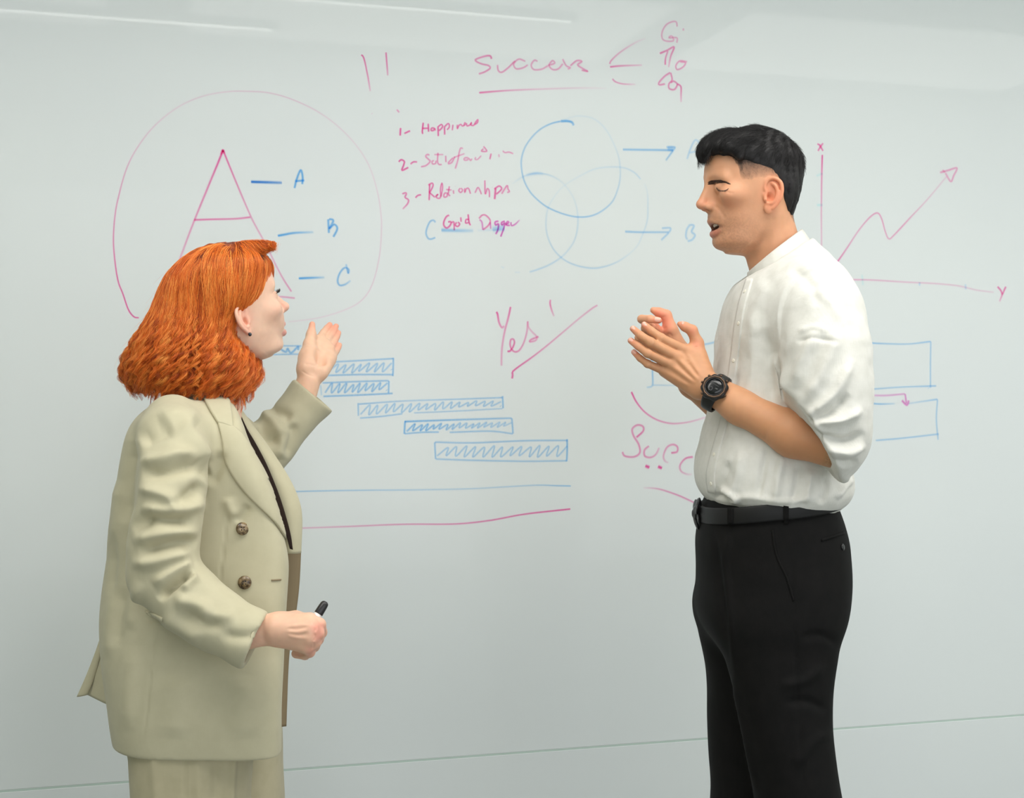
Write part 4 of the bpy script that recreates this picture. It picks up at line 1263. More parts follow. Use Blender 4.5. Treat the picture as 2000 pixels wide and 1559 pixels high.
# torso and legs inside the clothes: coarse, but one skin with the rest
gT = Grid((M(1330, 0)[0], 2.777 - .28, .02), (M(1700, 0)[0], 2.777 + .28, M(0, 470)[2]), .008)
gT.add(loft([(M(0, 1010)[2], M(1425, 0)[0], M(1500, 0)[0], M(1590, 0)[0], 2.777, .11), (M(0, 850)[2], M(1405, 0)[0], M(1510, 0)[0], M(1620, 0)[0], 2.777, .13), (M(0, 650)[2], M(1425, 0)[0], M(1530, 0)[0], M(1635, 0)[0], 2.777, .14), (M(0, 560)[2], M(1460, 0)[0], M(1540, 0)[0], M(1620, 0)[0], 2.777, .13), (M(0, 530)[2], M(1495, 0)[0], M(1535, 0)[0], M(1575, 0)[0], 2.777, .06)]))
gT.add(cone(M(1505, 510), M(1540, 590), .040, .065), .02)
for sgn in (-1, 1):
    gT.add(cone(M(1585, 610, .14 * sgn), M(1628, 868, .205 * sgn) if sgn < 0 else elbow_f, .055, .044), .03)
    gT.add(cone(M(1505, 1040, .07 * sgn), A3(M(1505 + (45 if sgn < 0 else -40), 0)[0], 2.777 + .09 * sgn, .50), .072, .055), .03)
    gT.add(cone(A3(M(1505 + (45 if sgn < 0 else -40), 0)[0], 2.777 + .09 * sgn, .50), A3(M(1505 + (55 if sgn < 0 else -35), 0)[0], 2.777 + .09 * sgn, .09), .055, .040), .03)
VT, QT = gT.mesh(2)

SKM = np.array(srgb(204, 150, 112)[:3])
def skin_tint(V, base, seed, red=None):
    C = np.tile(base, (len(V), 1)) * (1 + .05 * vnoise(V, 50, seed) + .04 * vnoise(V, 150, seed + 1))[:, None]
    return C
CA = skin_tint(VA, SKM, 11)
pa = to_px(VA)
for x, y in [(378, 352), (236, 405), (208, 556), (246, 700), (850, 355), (1040, 600), (990, 430)]:
    d = np.linalg.norm(pa - np.array([1200 + x / 6.496, 580 + y / 6.496]), axis=1)
    CA = mixc(CA, srgb(226, 146, 118), np.exp(-(d / 11) ** 2) * .7)
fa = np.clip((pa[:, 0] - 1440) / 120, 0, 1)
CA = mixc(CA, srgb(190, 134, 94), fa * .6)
CB = skin_tint(VB, np.array(srgb(214, 160, 126)[:3]), 13)
pb = to_px(VB)
for x, y in [(560, 200), (655, 300), (640, 400), (570, 300)]:
    d = np.linalg.norm(pb - np.array([1200 + x / 6.496, 580 + y / 6.496]), axis=1)
    CB = mixc(CB, srgb(228, 138, 112), np.exp(-(d / 14) ** 2) * .7)
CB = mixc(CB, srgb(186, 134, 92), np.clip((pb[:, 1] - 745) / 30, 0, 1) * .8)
CT = skin_tint(VT, SKM, 15)
Vm, Qm = join_meshes([(man_head_part[0], man_head_part[1]), (VA, QA), (VB, QB), (VT, QT)])
man_body = mesh_obj('body', Vm, Qm, m_skin); set_color(man_body, np.vstack([man_head_part[2], CA, CB, CT])); adopt(man_body, man)
m_nail = simple_mat('nail', srgb(232, 178, 160), 0.3, 0.5)
for v, q in man_nails:
    adopt(mesh_obj('fingernail', v, q, m_nail), man)

# ---- shirt: body, sleeves, collar, placket
m_shirt = weave_mat('white_gauze', srgb(211, 210, 203), srgb(219, 218, 212), 115.0, 0.10, 0.9, 0.0009, 40.0, 0.15, 1.6)
nt = m_shirt.node_tree
bp0 = [n for n in nt.nodes if n.type == 'BUMP'][0]
tcs = nt.nodes.new('ShaderNodeTexCoord'); mps = nt.nodes.new('ShaderNodeMapping'); mps.inputs['Scale'].default_value = (1, 1, .12)
nzs = nt.nodes.new('ShaderNodeTexNoise'); nzs.inputs['Scale'].default_value = 150; nzs.inputs['Detail'].default_value = 3
bps = nt.nodes.new('ShaderNodeBump'); bps.inputs['Strength'].default_value = .35; bps.inputs['Distance'].default_value = .002
nt.links.new(tcs.outputs['Object'], mps.inputs[0]); nt.links.new(mps.outputs[0], nzs.inputs['Vector']); nt.links.new(nzs.outputs['Fac'], bps.inputs['Height'])
nt.links.new(bps.outputs[0], bp0.inputs['Normal'])
def X(px, dy=0): return M(px, 780, dy)[0]
def Zp(py, dy=0): return M(1000, py, dy)[2]
rows = [(455, 1545, 1573, .030), (475, 1512, 1592, .060), (495, 1485, 1612, .092), (525, 1458, 1636, .145), (560, 1432, 1648, .175), (590, 1414, 1652, .182), (650, 1402, 1654, .178), (702, 1397, 1654, .172), (760, 1391, 1650, .168),
        (811, 1383, 1646, .166), (850, 1373, 1644, .166), (902, 1358, 1648, .172), (925, 1356, 1660, .176), (948, 1360, 1664, .178), (966, 1368, 1658, .184), (982, 1382, 1644, .183), (992, 1398, 1628, .168), (1006, 1412, 1612, .140)]
gS = Grid((X(1335), 2.777 - .34, Zp(1020)), (X(1710), 2.777 + .33, Zp(440)), .0030)
gS.add(loft([(Zp(py), X(a), X(a) * .47 + X(b) * .53, X(b), 2.777, t) for py, a, b, t in rows], nf=2.3, nb=2.4))
gS.add(ball(M(1588, 590, -.135), (.060, .070, .060)), .04)
sl = [(1592, 580, -.140, .060), (1606, 625, -.178, .072), (1613, 690, -.200, .077), (1615, 760, -.212, .076), (1617, 815, -.216, .073), (1622, 862, -.212, .066)]
gL = Grid((X(1335), 2.777 - .34, Zp(1020)), (X(1710), 2.777 + .33, Zp(440)), .0030)
gL.d += 1
for a, b in zip(sl[:-1], sl[1:]):
    gL.add(cone(M(*a[:3]), M(*b[:3]), a[3], b[3]), .025)
gL.add(cone(M(1622, 858, -.212), M(1580, 848, -.205), .064, .068), .02)
gL.add(cone(M(1640, 868, -.205), M(1624, 912, -.205), .044, .034), .02)
nrm = M(1550, 796, -.19) - M(1633, 932, -.19)
pl_n = np.array([nrm[2], 0, -nrm[0]]); pl_n /= np.linalg.norm(pl_n)
if pl_n[0] > 0: pl_n = -pl_n            # towards the wrist
edge_p = M(1591, 864, -.21)
f_, lo_, hi_ = halfspace(edge_p, pl_n, gL.lo, gL.lo + gL.h * gL.n)
gL.sub((lambda Xx, Yy, Zz: -f_(Xx, Yy, Zz), lo_, hi_), .005)
gL.sub(cone(edge_p - pl_n * .030, edge_p + pl_n * .08, .046, .060), .005)
kz = np.interp(gS.ax[2], [Zp(740), Zp(640)], [.004, .045]).astype(np.float32)[None, None, :]
hh = np.clip(.5 + .5 * (gS.d - gL.d) / kz, 0, 1)
gS.d = gS.d * (1 - hh) + gL.d * hh - kz * hh * (1 - hh)
for a, b in zip([(1590, 585, .150, .068), (1600, 640, .185, .076), (1596, 720, .205, .074), (1588, 800, .212, .072)], [(1600, 640, .185, .076), (1596, 720, .205, .074), (1588, 800, .212, .072), (1570, 880, .215, .066)]):
    gS.add(cone(M(*a[:3]), M(*b[:3]), a[3], b[3]), .03)
gS.add(cone(M(1570, 880, .215), M(1500, 850, .165), .062, .055), .02)
# neck hole
gS.sub(cone(M(1512, 480), M(1486, 440), .060, .062), .004)
f2_, _, _ = halfspace(M(1520, 505), (-.52, 0, .857), (0, 0, 0), (1, 1, 1))
gS.sub((lambda Xx, Yy, Zz: -f2_(Xx, Yy, Zz), M(1436, 575, -.12) * A3(1, 1, 1), M(1640, 440, .12)), .004)
VS, QS = gS.mesh(2)
folds = [
    ([(1566, 622), (1540, 690), (1536, 730), (1545, 775), (1553, 806)], 8, .010, 'ridge'), ([(1550, 600), (1528, 680), (1520, 740), (1530, 790), (1545, 830)], 9, -.012),
    ([(1600, 640), (1570, 700), (1550, 760)], 11, .005), ([(1640, 640), (1610, 720), (1570, 790)], 12, .005), ([(1665, 700), (1630, 770), (1575, 815)], 10, .006), ([(1660, 770), (1620, 810), (1572, 826)], 8, -.007),
    ([(1686, 800), (1640, 822), (1580, 822)], 8, .007), ([(1688, 845), (1650, 862), (1606, 852), (1570, 836)], 7, -.008), ([(1690, 868), (1655, 884), (1612, 872)], 8, .007), ([(1676, 900), (1650, 905), (1625, 895)], 6, -.005),
    ([(1510, 690), (1520, 740), (1530, 790)], 9, .006), ([(1495, 640), (1505, 720), (1510, 800)], 10, -.004), ([(1470, 600), (1470, 720), (1455, 850)], 14, .004), ([(1440, 650), (1430, 760), (1412, 860)], 9, -.003),
    ([(1500, 870), (1490, 920), (1480, 975)], 7, -.004), ([(1530, 880), (1520, 930), (1512, 985)], 8, .005), ([(1560, 900), (1556, 945), (1545, 988)], 7, -.005), ([(1585, 915), (1580, 950), (1572, 985)], 8, .005), ([(1610, 930), (1612, 960), (1600, 985)], 7, -.005),
    ([(1450, 880), (1440, 930), (1425, 975)], 8, .004), ([(1425, 900), (1412, 940), (1400, 970)], 7, -.004), ([(1665, 935), (1650, 950), (1632, 975)], 6, .005), ([(1400, 955), (1425, 962), (1440, 975), (1425, 980)], 5, .006), ([(1395, 968), (1420, 972)], 4, -.005),
    ([(1420, 975), (1470, 972), (1530, 980), (1600, 972)], 6, .003), ([(1580, 560), (1620, 590), (1650, 640)], 10, .003), ([(1540, 520), (1585, 555), (1600, 600)], 10, -.003), ([(1500, 545), (1480, 600), (1475, 660)], 12, .003), ([(1560, 650), (1590, 640), (1620, 650)], 6, .0025), ([(1555, 668), (1600, 662), (1640, 672)], 5, -.003)]
cuffs = [([(1562, 792), (1585, 838), (1612, 880), (1640, 925)], 5, -.004), ([(1575, 790), (1600, 840), (1625, 880), (1648, 915)], 7, .005)]
VS = sculpt(VS, QS, [(f[0], f[1], f[2] * 1.5) for f in folds[2:]] + cuffs, to_px, (0, -1, 0))
NS = vnormals(VS, QS)
VS = VS + NS * (0.0022 * vnoise(VS, 22, 21) + .0011 * vnoise(VS, 55, 22))[:, None]
shirt = mesh_obj('shirt', VS, QS, m_shirt); adopt(shirt, man)
bS = bvh_of(VS, QS)
# band collar: a ring standing round the neck
def ringpts(L3):
    full = L3 + [(x, y, -d) for x, y, d in L3[::-1][:-1]] + [(L3[0][0] + 1, L3[0][1], .012)]
    return resample([M(*p) for p in full], 90)
bot = ringpts([(1465, 551, -.001), (1480, 538, -.050), (1515, 515, -.082), (1556, 492, -.072), (1580, 482, -.022)])
top = ringpts([(1462, 531, -.001), (1476, 519, -.044), (1508, 492, -.068), (1543, 465, -.058), (1563, 450, -.018)])
Vc, Qc = [], []
nc = len(bot)
for i in range(nc):
    cc = (bot.mean(axis=0) + top.mean(axis=0)) / 2
    up = top[i] - bot[i]; up /= np.linalg.norm(up)
    out = (bot[i] + top[i]) / 2 - cc; out -= up * (out @ up); out /= np.linalg.norm(out)
    for t_, oo in ((-.6, .001), (-.15, .004), (.3, .0050), (.7, .0040), (.95, .0028), (1.02, .0006), (.95, -.0016), (.5, -.001)):
        Vc.append(bot[i] * (1 - t_) + top[i] * t_ + out * oo)
for i in range(nc - 1):
    for j in range(7):
        a = i * 8 + j
        Qc.append((a, a + 8, a + 9, a + 1))
adopt(mesh_obj('collar', np.array(Vc), np.array(Qc), m_shirt), shirt)
# button placket and buttons down the front
def on_shirt(px, py):
    l, n = shoot(bS, px, py)
    if l is None:
        q = M(px, py, -.02); return q, np.array([-.8, -.6, 0])
    return np.array(l), np.array(n)
pl_l = [(1458, 545), (1444, 590), (1434, 640), (1427, 700), (1418, 760), (1405, 830), (1388, 890), (1380, 930), (1384, 962)]
pl_r = [(1471, 545), (1458, 590), (1449, 640), (1442, 700), (1433, 760), (1420, 830), (1404, 890), (1397, 930), (1399, 965)]
v, q = ribbon_patch(pl_l, pl_r, 60, 6, on_shirt, .0016, .0004)
adopt(mesh_obj('placket', v, q, m_shirt), shirt)
m_btn = simple_mat('shirt_button', srgb(226, 222, 208), .4)
for px, py in [(1456, 570), (1444, 632), (1434, 705), (1396, 888), (1390, 945)]:
    l, n = on_shirt(px, py)
    v, q = tube([l + n * .0010, l + n * .0018, l + n * .0027, l + n * .0029], [.0036, .0039, .0036, .0026], 14)
    adopt(mesh_obj('button', v, q, m_btn), shirt)
# ---- trousers
m_black = weave_mat('black_wool', srgb(15, 15, 15), srgb(19, 18, 18), 320.0, 0.12, 0.8, 0.0004, 30.0, 0.0)
tl = [(968, 1385), (985, 1372), (1015, 1367), (1055, 1360), (1107, 1363), (1146, 1363), (1174, 1357), (1202, 1356), (1246, 1365), (1297, 1377), (1337, 1383), (1416, 1383), (1456, 1385), (1559, 1391)]
trr = [(968, 1622), (988, 1631), (1035, 1649), (1079, 1654), (1138, 1655), (1178, 1651), (1234, 1643), (1257, 1633), (1289, 1629), (1329, 1622), (1357, 1625), (1389, 1621), (1428, 1620), (1468, 1631), (1527, 1641), (1559, 1647)]
def xl(py): return np.interp(py, [a for a, b in tl], [b for a, b in tl])
def xr(py): return np.interp(py, [a for a, b in trr], [b for a, b in trr])
gP = Grid((X(1330), 2.777 - .26, .04), (X(1690), 2.777 + .26, Zp(945)), .0045)
hips = [(py, xl(py), xr(py), t) for py, t in ((950, .150), (966, .155), (985, .163), (1015, .170), (1055, .178), (1107, .185), (1146, .188), (1180, .187))]
hips += [(1215, xl(1215) + 6, xr(1215) - 6, .180), (1250, xl(1250) + 24, xr(1250) - 24, .150), (1290, xl(1290) + 60, xr(1290) - 60, .09), (1330, xl(1330) + 95, xr(1330) - 95, .04)]
gP.add(loft([(Zp(py), X(a), X(a) * .45 + X(b) * .55, X(b), 2.777, t) for py, a, b, t in hips], nf=2.4, nb=2.3))
def leg(cxs, dyc, k=.03):
    """cxs: (z, x centre px, half fore-aft m, half sideways m)"""
    cx_ = lambda c: M(c, 780, dyc)[0]
    gP.add(loft([(z, cx_(cx) - a, cx_(cx), cx_(cx) + a, 2.777 + dyc, bb) for z, cx, a, bb in cxs], nf=2.2, nb=2.2), k)
leg([(.05, 1600, .112, .100), (.20, 1592, .104, .095), (.36, 1572, .096, .092), (Zp(1559), 1563, .082, .090), (Zp(1468), 1546, .083, .091), (Zp(1400), 1535, .0845, .092), (Zp(1330), 1528, .091, .094), (Zp(1270), 1526, .105, .095), (Zp(1215), 1521, .118, .092), (Zp(1160), 1518, .115, .080), (Zp(1110), 1516, .08, .05)], -.090, .03)
leg([(.05, 1480, .112, .100), (.20, 1475, .104, .095), (.36, 1470, .096, .092), (Zp(1559), 1474, .086, .090), (Zp(1468), 1467, .085, .091), (Zp(1400), 1465, .085, .092), (Zp(1330), 1466, .087, .094), (Zp(1270), 1468, .105, .095), (Zp(1215), 1472, .117, .092), (Zp(1160), 1478, .112, .080), (Zp(1110), 1485, .08, .05)], .088, .03)
VP, QP = gP.mesh(3)
pf = [([(1431, 1317), (1450, 1400), (1479, 1559)], 7, .006), ([(1405, 1040), (1420, 1130), (1431, 1230), (1440, 1340)], 7, .004), ([(1395, 1040), (1408, 1140), (1420, 1240)], 7, -.004), ([(1425, 1040), (1418, 1100)], 6, .003),
      ([(1610, 1300), (1570, 1330), (1520, 1340)], 10, .005), ([(1618, 1390), (1575, 1370), (1530, 1375)], 9, -.005), ([(1625, 1430), (1590, 1450), (1550, 1500)], 10, .005), ([(1640, 1260), (1600, 1240), (1560, 1250)], 9, -.004),
      ([(1550, 1210), (1557, 1330), (1563, 1450), (1570, 1559)], 2.2, -.0022), ([(1548, 1090), (1551, 1200)], 2.2, -.002)]
VP = sculpt(VP, QP, pf, to_px, (0, -1, 0))
NP_ = vnormals(VP, QP)
VP = VP + NP_ * (0.0022 * vnoise(VP, 14, 31))[:, None]
trousers = mesh_obj('trousers', VP, QP, m_black); adopt(trousers, man)
bP = bvh_of(VP, QP)
def on_tr(px, py):
    l, n = shoot(bP, px, py)
    if l is None: return M(px, py, -.05), np.array([0, -1, 0])
    return np.array(l), np.array(n)
# slant pocket, back pocket welt with button, belt loops
v, q = ribbon_patch([(1506, 1035), (1515, 1085), (1535, 1130), (1548, 1175)], [(1510, 1035), (1519, 1084), (1539, 1129), (1552, 1173)], 30, 3, on_tr, .0016, .0003)
adopt(mesh_obj('pocket', v, q, m_black), trousers)
v, q = ribbon_patch([(1604, 1053), (1630, 1045), (1648, 1038)], [(1604, 1058), (1630, 1050), (1649, 1043)], 16, 3, on_tr, .0018, .0003)
adopt(mesh_obj('back_pocket', v, q, m_black), trousers)
l, n = on_tr(1645, 1069)
v, q = tube([l, l + n * .002, l + n * .003], [.006, .0062, .005], 14)
adopt(mesh_obj('pocket_button', v, q, simple_mat('black_button', srgb(30, 30, 32), .25)), trousers)
# belt
m_belt = simple_mat('black_leather', srgb(24, 24, 25), .55, .3)
Vb, Qb = [], []
for i in range(96):
    a = 2 * math.pi * i / 96
    c, s_ = math.cos(a), math.sin(a)
    pyc = 1003 - 6 * (c < 0) * abs(c)
    x0, x1 = X(xl(996)), X(xr(996))
    ax_, cx_ = (x1 - x0) / 2, (x0 + x1) / 2
    nx = 2.35
    px_ = cx_ + ax_ * np.sign(c) * abs(c) ** (2 / nx); py_ = 2.777 + .169 * np.sign(s_) * abs(s_) ** (2 / nx)
    out = A3(c / ax_, s_ / .169, 0); out /= np.linalg.norm(out)
    zc = Zp(985.5) + .0175 * c
    for hh, oo in ((-.0155, -.001), (-.0155, .0045), (-.0125, .0060), (.0125, .0060), (.0155, .0045), (.0155, -.001)):
        Vb.append(A3(px_, py_, zc + hh) + out * oo)
for i in range(96):
    k = (i + 1) % 96
    for j in range(5):
        Qb.append((i * 6 + j, k * 6 + j, k * 6 + j + 1, i * 6 + j + 1))
belt = mesh_obj('belt', np.array(Vb), np.array(Qb), m_belt); adopt(belt, man)
bB = bvh_of(np.array(Vb), np.array(Qb))
# buckle: overlapping rugged rosette plates at the front
m_buck = simple_mat('black_buckle', srgb(44, 44, 46), .38, .5)
gK = Grid((X(1335), 2.777 - .05, Zp(1045)), (X(1395), 2.777 + .06, Zp(965)), .0011)
rngb = np.random.RandomState(3)
kc = A3(X(1366), 2.777 + .0, Zp(1003))
for i in range(7):
    a = i / 7 * 2 * math.pi
    c = kc + A3(-.004 - .003 * (i % 2), .019 * math.cos(a), .020 * math.sin(a))
    R = rotz(.2 * math.cos(a)) @ roty(.35 * math.sin(a)) @ rotx(a)
    gK.add(ball(c, (.0032, .013, .009), R), .0012)
gK.add(ball(kc + A3(-.009, 0, 0), (.004, .013, .014)), .002)
gK.add(ball(kc + A3(-.012, 0, 0), (.003, .007, .008)), .001)
gK.add(cone(kc + A3(-.001, 0, .02), kc + A3(-.001, 0, -.02), .010, .010, (1, 0, 0), .5), .003)
v, q = gK.mesh(1)
adopt(mesh_obj('buckle', v, q, m_buck), belt)
for px in (1427, 1535):
    v, q = [], []
    def on_b(px_, py_):
        l, n = shoot(bB, px_, py_)
        if l is None: return on_tr(px_, py_)
        return np.array(l), np.array(n)
    v, q = ribbon_patch([(px - 5, 980), (px - 5, 1024)], [(px + 5, 980), (px + 5, 1024)], 14, 4, on_b, .0018, .0004)
    adopt(mesh_obj('belt_loop', v, q, m_black), trousers)

# shoes
m_shoe = simple_mat('black_shoe_leather', srgb(26, 25, 25), .35, .5)
def shoe(cx, cy, yaw, par, mat, ln=.28):
    g = Grid((-.11, -.06, -.002), (.20, .06, .13), .004)
    g.add(loft([(.0, ln * .66, .03, -.085, 0, .045), (.02, ln * .66, .03, -.087, 0, .047), (.045, ln * .55, .02, -.083, 0, .044), (.07, .09, .0, -.075, 0, .038), (.10, .045, -.02, -.068, 0, .035)], nf=2.2, nb=2.4))
    v, q = g.mesh(3)
    v = v @ rotz(yaw).T + A3(cx, cy, .003)
    o = mesh_obj('shoe', v, q, mat); adopt(o, par)
    return o
shoe(X(1590), 2.777 - .095, math.pi + .15, man, m_shoe)
shoe(X(1470), 2.777 + .09, math.pi - .1, man, m_shoe)

# ---- wrist watch
watch = empty('wristwatch', M(1400, 772, -.16), 'chunky black digital wristwatch with bronze bezel worn on a bare wrist', 'watch')
wc = M(1399, 768, -.118)                                # centre of the wrist inside the strap
wdir = M(1440, 792, -.132) - M(1372, 752, -.104); wdir /= np.linalg.norm(wdir)
wn = A3(-.10, -.97, .22); wn -= wdir * (wn @ wdir); wn /= np.linalg.norm(wn)
wt = np.cross(wdir, wn)
m_wb = simple_mat('black_resin', srgb(30, 30, 31), .45, .4); m_bz = simple_mat('bronze_metal', srgb(98, 78, 64), .42, .5, .7)
m_gl = simple_mat('dark_display', srgb(26, 27, 29), .12, .5); m_lcd = simple_mat('display_grey', srgb(74, 76, 76), .3); m_sil = simple_mat('steel_ring', srgb(72, 72, 74), .35, .5, .8)
# strap as an oval band
Vw, Qw = [], []
for i in range(48):
    a = 2 * math.pi * i / 48
    rn, rt = .0285, .0330
    p = wc + wn * rn * math.cos(a) + wt * rt * math.sin(a)
    o_ = wn * math.cos(a) / rn + wt * math.sin(a) / rt; o_ /= np.linalg.norm(o_)
    hwid = .0105 + .0035 * max(0, math.cos(a)) ** 2
    for s_, t_ in ((-1, -.001), (-1, .0032), (-.6, .0042), (.6, .0042), (1, .0032), (1, -.001)):
        Vw.append(p + wdir * s_ * hwid + o_ * t_)
for i in range(48):
    k = (i + 1) % 48
    for j in range(5): Qw.append((i * 6 + j, k * 6 + j, k * 6 + j + 1, i * 6 + j + 1))
adopt(mesh_obj('strap', np.array(Vw), np.array(Qw), m_wb), watch)
def lathe(c, n, prof, seg=40, mod=None, name='ring', mat=None, par=None):
    e1 = np.cross(n, A3(0, 0, 1)); e1 /= np.linalg.norm(e1); e2 = np.cross(n, e1)
    V, Q = [], []
    for (r, h) in prof:
        for i in range(seg):
            a = 2 * math.pi * i / seg
            rr = r * (mod(a, h) if mod else 1)
            V.append(c + n * h + (e1 * math.cos(a) + e2 * math.sin(a)) * rr)
    for j in range(len(prof) - 1):
        for i in range(seg):
            k = (i + 1) % seg
            Q.append((j * seg + i, j * seg + k, (j + 1) * seg + k, (j + 1) * seg + i))
    o = mesh_obj(name, np.array(V), np.array(Q), mat)
    adopt(o, par)
    return o
fc = wc + wn * .0275
octo = lambda a, h: 1.0 + .05 * math.cos(8 * a)
case = lathe(fc, wn, [(.001, .000), (.0235, .000), (.0248, .003), (.0245, .008), (.0225, .0105), (.0205, .0112), (.0190, .0105), (.001, .0100)], 64, octo, 'case', m_wb, watch)
lathe(fc, wn, [(.0188, .0090), (.0215, .0105), (.0212, .0122), (.0192, .0128), (.0178, .0112), (.0175, .0098)], 64, lambda a, h: 1 + .018 * math.cos(12 * a), 'bezel', m_bz, watch)
lathe(fc, wn, [(.0172, .0100), (.0174, .0116), (.0163, .0119), (.0160, .0104)], 48, None, 'inner_ring', m_sil, watch)
dial = lathe(fc, wn, [(.0164, .0102), (.0163, .0108), (.008, .0111), (.0004, .0111)], 48, None, 'dial', m_gl, watch)
e1 = np.cross(wn, A3(0, 0, 1)); e1 /= np.linalg.norm(e1); e2 = np.cross(wn, e1)
if e2[2] < 0: e2 = -e2
if e1[0] < 0: e1 = -e1
def plate(a, b, w, h, name, mat, par, rot=0.0):
    c = fc + wn * .0114 + e1 * a + e2 * b
    x = e1 * math.cos(rot) + e2 * math.sin(rot); y = -e1 * math.sin(rot) + e2 * math.cos(rot)
    V = [c + x * sx * w / 2 + y * sy * h / 2 + wn * t for t in (-.0003, .0003) for sx, sy in ((-1, -1), (1, -1), (1, 1), (-1, 1))]
    Q = [(4, 5, 6, 7), (0, 3, 2, 1), (0, 1, 5, 4), (1, 2, 6, 5), (2, 3, 7, 6), (3, 0, 4, 7)]
    adopt(mesh_obj(name, V, np.array(Q), mat, None, False), par)
plate(.003, .003, .0130, .0009, 'display_line', m_lcd, dial, -.55)
plate(.004, -.0045, .0055, .0028, 'display_block', m_lcd, dial, -.45)
lathe(fc + wn * .0003 - e1 * .0068 - e2 * .003, wn, [(.0030, .0108), (.0036, .0112), (.0042, .0110)], 24, None, 'subdial', m_sil, dial)
for a in (.5, 1.1, 2.0, 2.7, 3.6, 5.6):
    b_ = fc + wn * .0055 + (e1 * math.cos(a) + e2 * math.sin(a)) * .0238
    dv = (e1 * math.cos(a) + e2 * math.sin(a))
    v, q = tube([b_, b_ + dv * .002, b_ + dv * .0035], [.0026, .0026, .0018], 10)
    adopt(mesh_obj('pusher', v, q, m_bz), watch)

# ------------------------------------------------------------------ the woman
W = Plane(2.571)
WD = 2.571
woman = empty('person', W(410, 780) * A3(1, 1, 0), 'person with wavy orange bob in a beige double-breasted suit, raising an open palm', 'person')
WH_O = W(442, 613, 0)
WH_R = rotz(math.radians(33)) @ roty(-math.radians(18))
def wh(L): return L @ WH_R.T + WH_O
woman_head = dict(
    lo=(-.105, -.10, -.20), hi=(.135, .10, .125), h=0.0016, nf=2.3, fnf=2.05,
    cranium=[(-.095, -.01, -.015, -.025, 0, .012), (-.05, .04, .0, -.052, 0, .050), (-.025, .06, .0, -.064, 0, .061), (0, .08, .0, -.076, 0, .068), (.02, .092, .0, -.084, 0, .0715), (.035, .098, .0, -.088, 0, .073),
             (.0566, .100, .0, -.086, 0, .072), (.078, .092, .0, -.077, 0, .067), (.09, .080, .002, -.068, 0, .060), (.1, .063, .004, -.055, 0, .050), (.108, .042, .006, -.035, 0, .035), (.114, .018, .007, -.006, 0, .012)],
    face=[(-.096, .060, .045, .036, 0, .012), (-.093, .072, .042, .028, 0, .026), (-.088, .080, .036, .014, 0, .035), (-.081, .0835, .03, .0, 0, .0410), (-.072, .0825, .022, -.022, 0, .0470), (-.060, .085, .012, -.038, 0, .0535),
          (-.048, .0885, .008, -.045, 0, .0590), (-.035, .0895, .005, -.048, 0, .062), (-.02, .0900, .005, -.05, 0, .0640), (0, .0915, .005, -.055, 0, .0655), (.02, .0945, .005, -.06, 0, .066), (.04, .0955, .005, -.06, 0, .063), (.065, .085, .005, -.05, 0, .053)],
    neck=[((-.018, 0, -.03), (-.085, 0, -.19), .044, .046, .014)],
    lumps=[((.036, 0, -.080), (.040, .034, .014), .016), ((.066, .044, -.014), (.020, .015, .014), .024), ((.078, .020, -.030), (.016, .017, .022), .018), ((.077, 0, -.046), (.018, .025, .026), .014), ((.075, 0, -.082), (.010, .014, .010), .012)],
    eye=(.0800, .0300, .0085), er=.0128, sock=(.019, .0100, .016, .004, .0095), brow=((.0915, .010, .0260), (.080, .043, .0280), .0058),
    nose=dict(root=(.0945, 0, .012), tip=(.1135, 0, -.0190), base=(.0955, 0, -.0310), r0=.0060, r1=.0074, rt=(.0080, .0084, .0078), ala=(.0970, .0100, -.0255), ar=(.0090, .0050, .0062), hole=(.1025, .0055, -.0310), hr=(.0045, .0026, .0030)),
    lips=dict(phil=(.100, 0, -.043), up=[(.0750, .0220, -.0555), (.0870, .0150, -.0500), (.0965, .006, -.0475), (.0975, 0, -.0480)], low=[(.0745, .0215, -.0570), (.0860, .0150, -.0610), (.0930, .006, -.0628), (.0935, 0, -.0630)],
              ru=[.0022, .0042, .0052, .0052], rl=[.0022, .0046, .0058, .0060], open=((.0990, 0, -.0552), (.0120, .0140, .0018))),
    ear=(-.001, .0700, -.0170), es=.90, flare=26, etilt=8)
g_wh, Lw, Qw_ = build_head(woman_head)
for s in (1, -1):
    fc = (0.55, 0.83 * s, 0)
    co = lambda V: np.stack([V[:, 0], V[:, 2]], axis=1)
    Lw = sculpt(Lw, Qw_, [([(.0925, .0145), (.087, .0165), (.080, .0155), (.0735, .0115)], .0011, -.0012), ([(.0915, .0045), (.086, .0015), (.0790, .0028)], .0012, -.0010)], co, fc, True, 0.3)
SKW = srgb(230, 190, 166)
Cw = np.tile(np.array(SKW[:3]), (len(Lw), 1)) * (1 + .03 * vnoise(Lw, 60, 3) + .03 * vnoise(Lw, 170, 4))[:, None]
for s in (1, -1):
    Cw = paint(Cw, Lw, (.070, .050 * s, -.018), (.022, .024, .018), srgb(234, 172, 150), .30)
    Cw = paint(Cw, Lw, (.0, .076 * s, -.015), (.024, .016, .036), srgb(232, 164, 142), .6, 4)
    cv = catmull([(.0885, .020 * s, .0075), (.0925, .028 * s, .0105), (.0890, .037 * s, .0095), (.0815, .043 * s, .0065)], .002)
    dd, _, _ = seg_dist(Lw, cv)
    Cw = mixc(Cw, srgb(60, 40, 34), np.clip((.0022 - dd) / .0012, 0, 1) * .7)
Cw = paint(Cw, Lw, (.110, 0, -.018), (.013, .013, .011), srgb(236, 166, 150), .6)
for s in (1, -1):
    for key in ('up', 'low'):
        cv = catmull([(x, y * s, z) for x, y, z in woman_head['lips'][key]], 0.003)
        dd, _, _ = seg_dist(Lw, cv)
        Cw = mixc(Cw, srgb(206, 118, 114), np.clip((.0082 - dd) / .002, 0, 1) * .8)
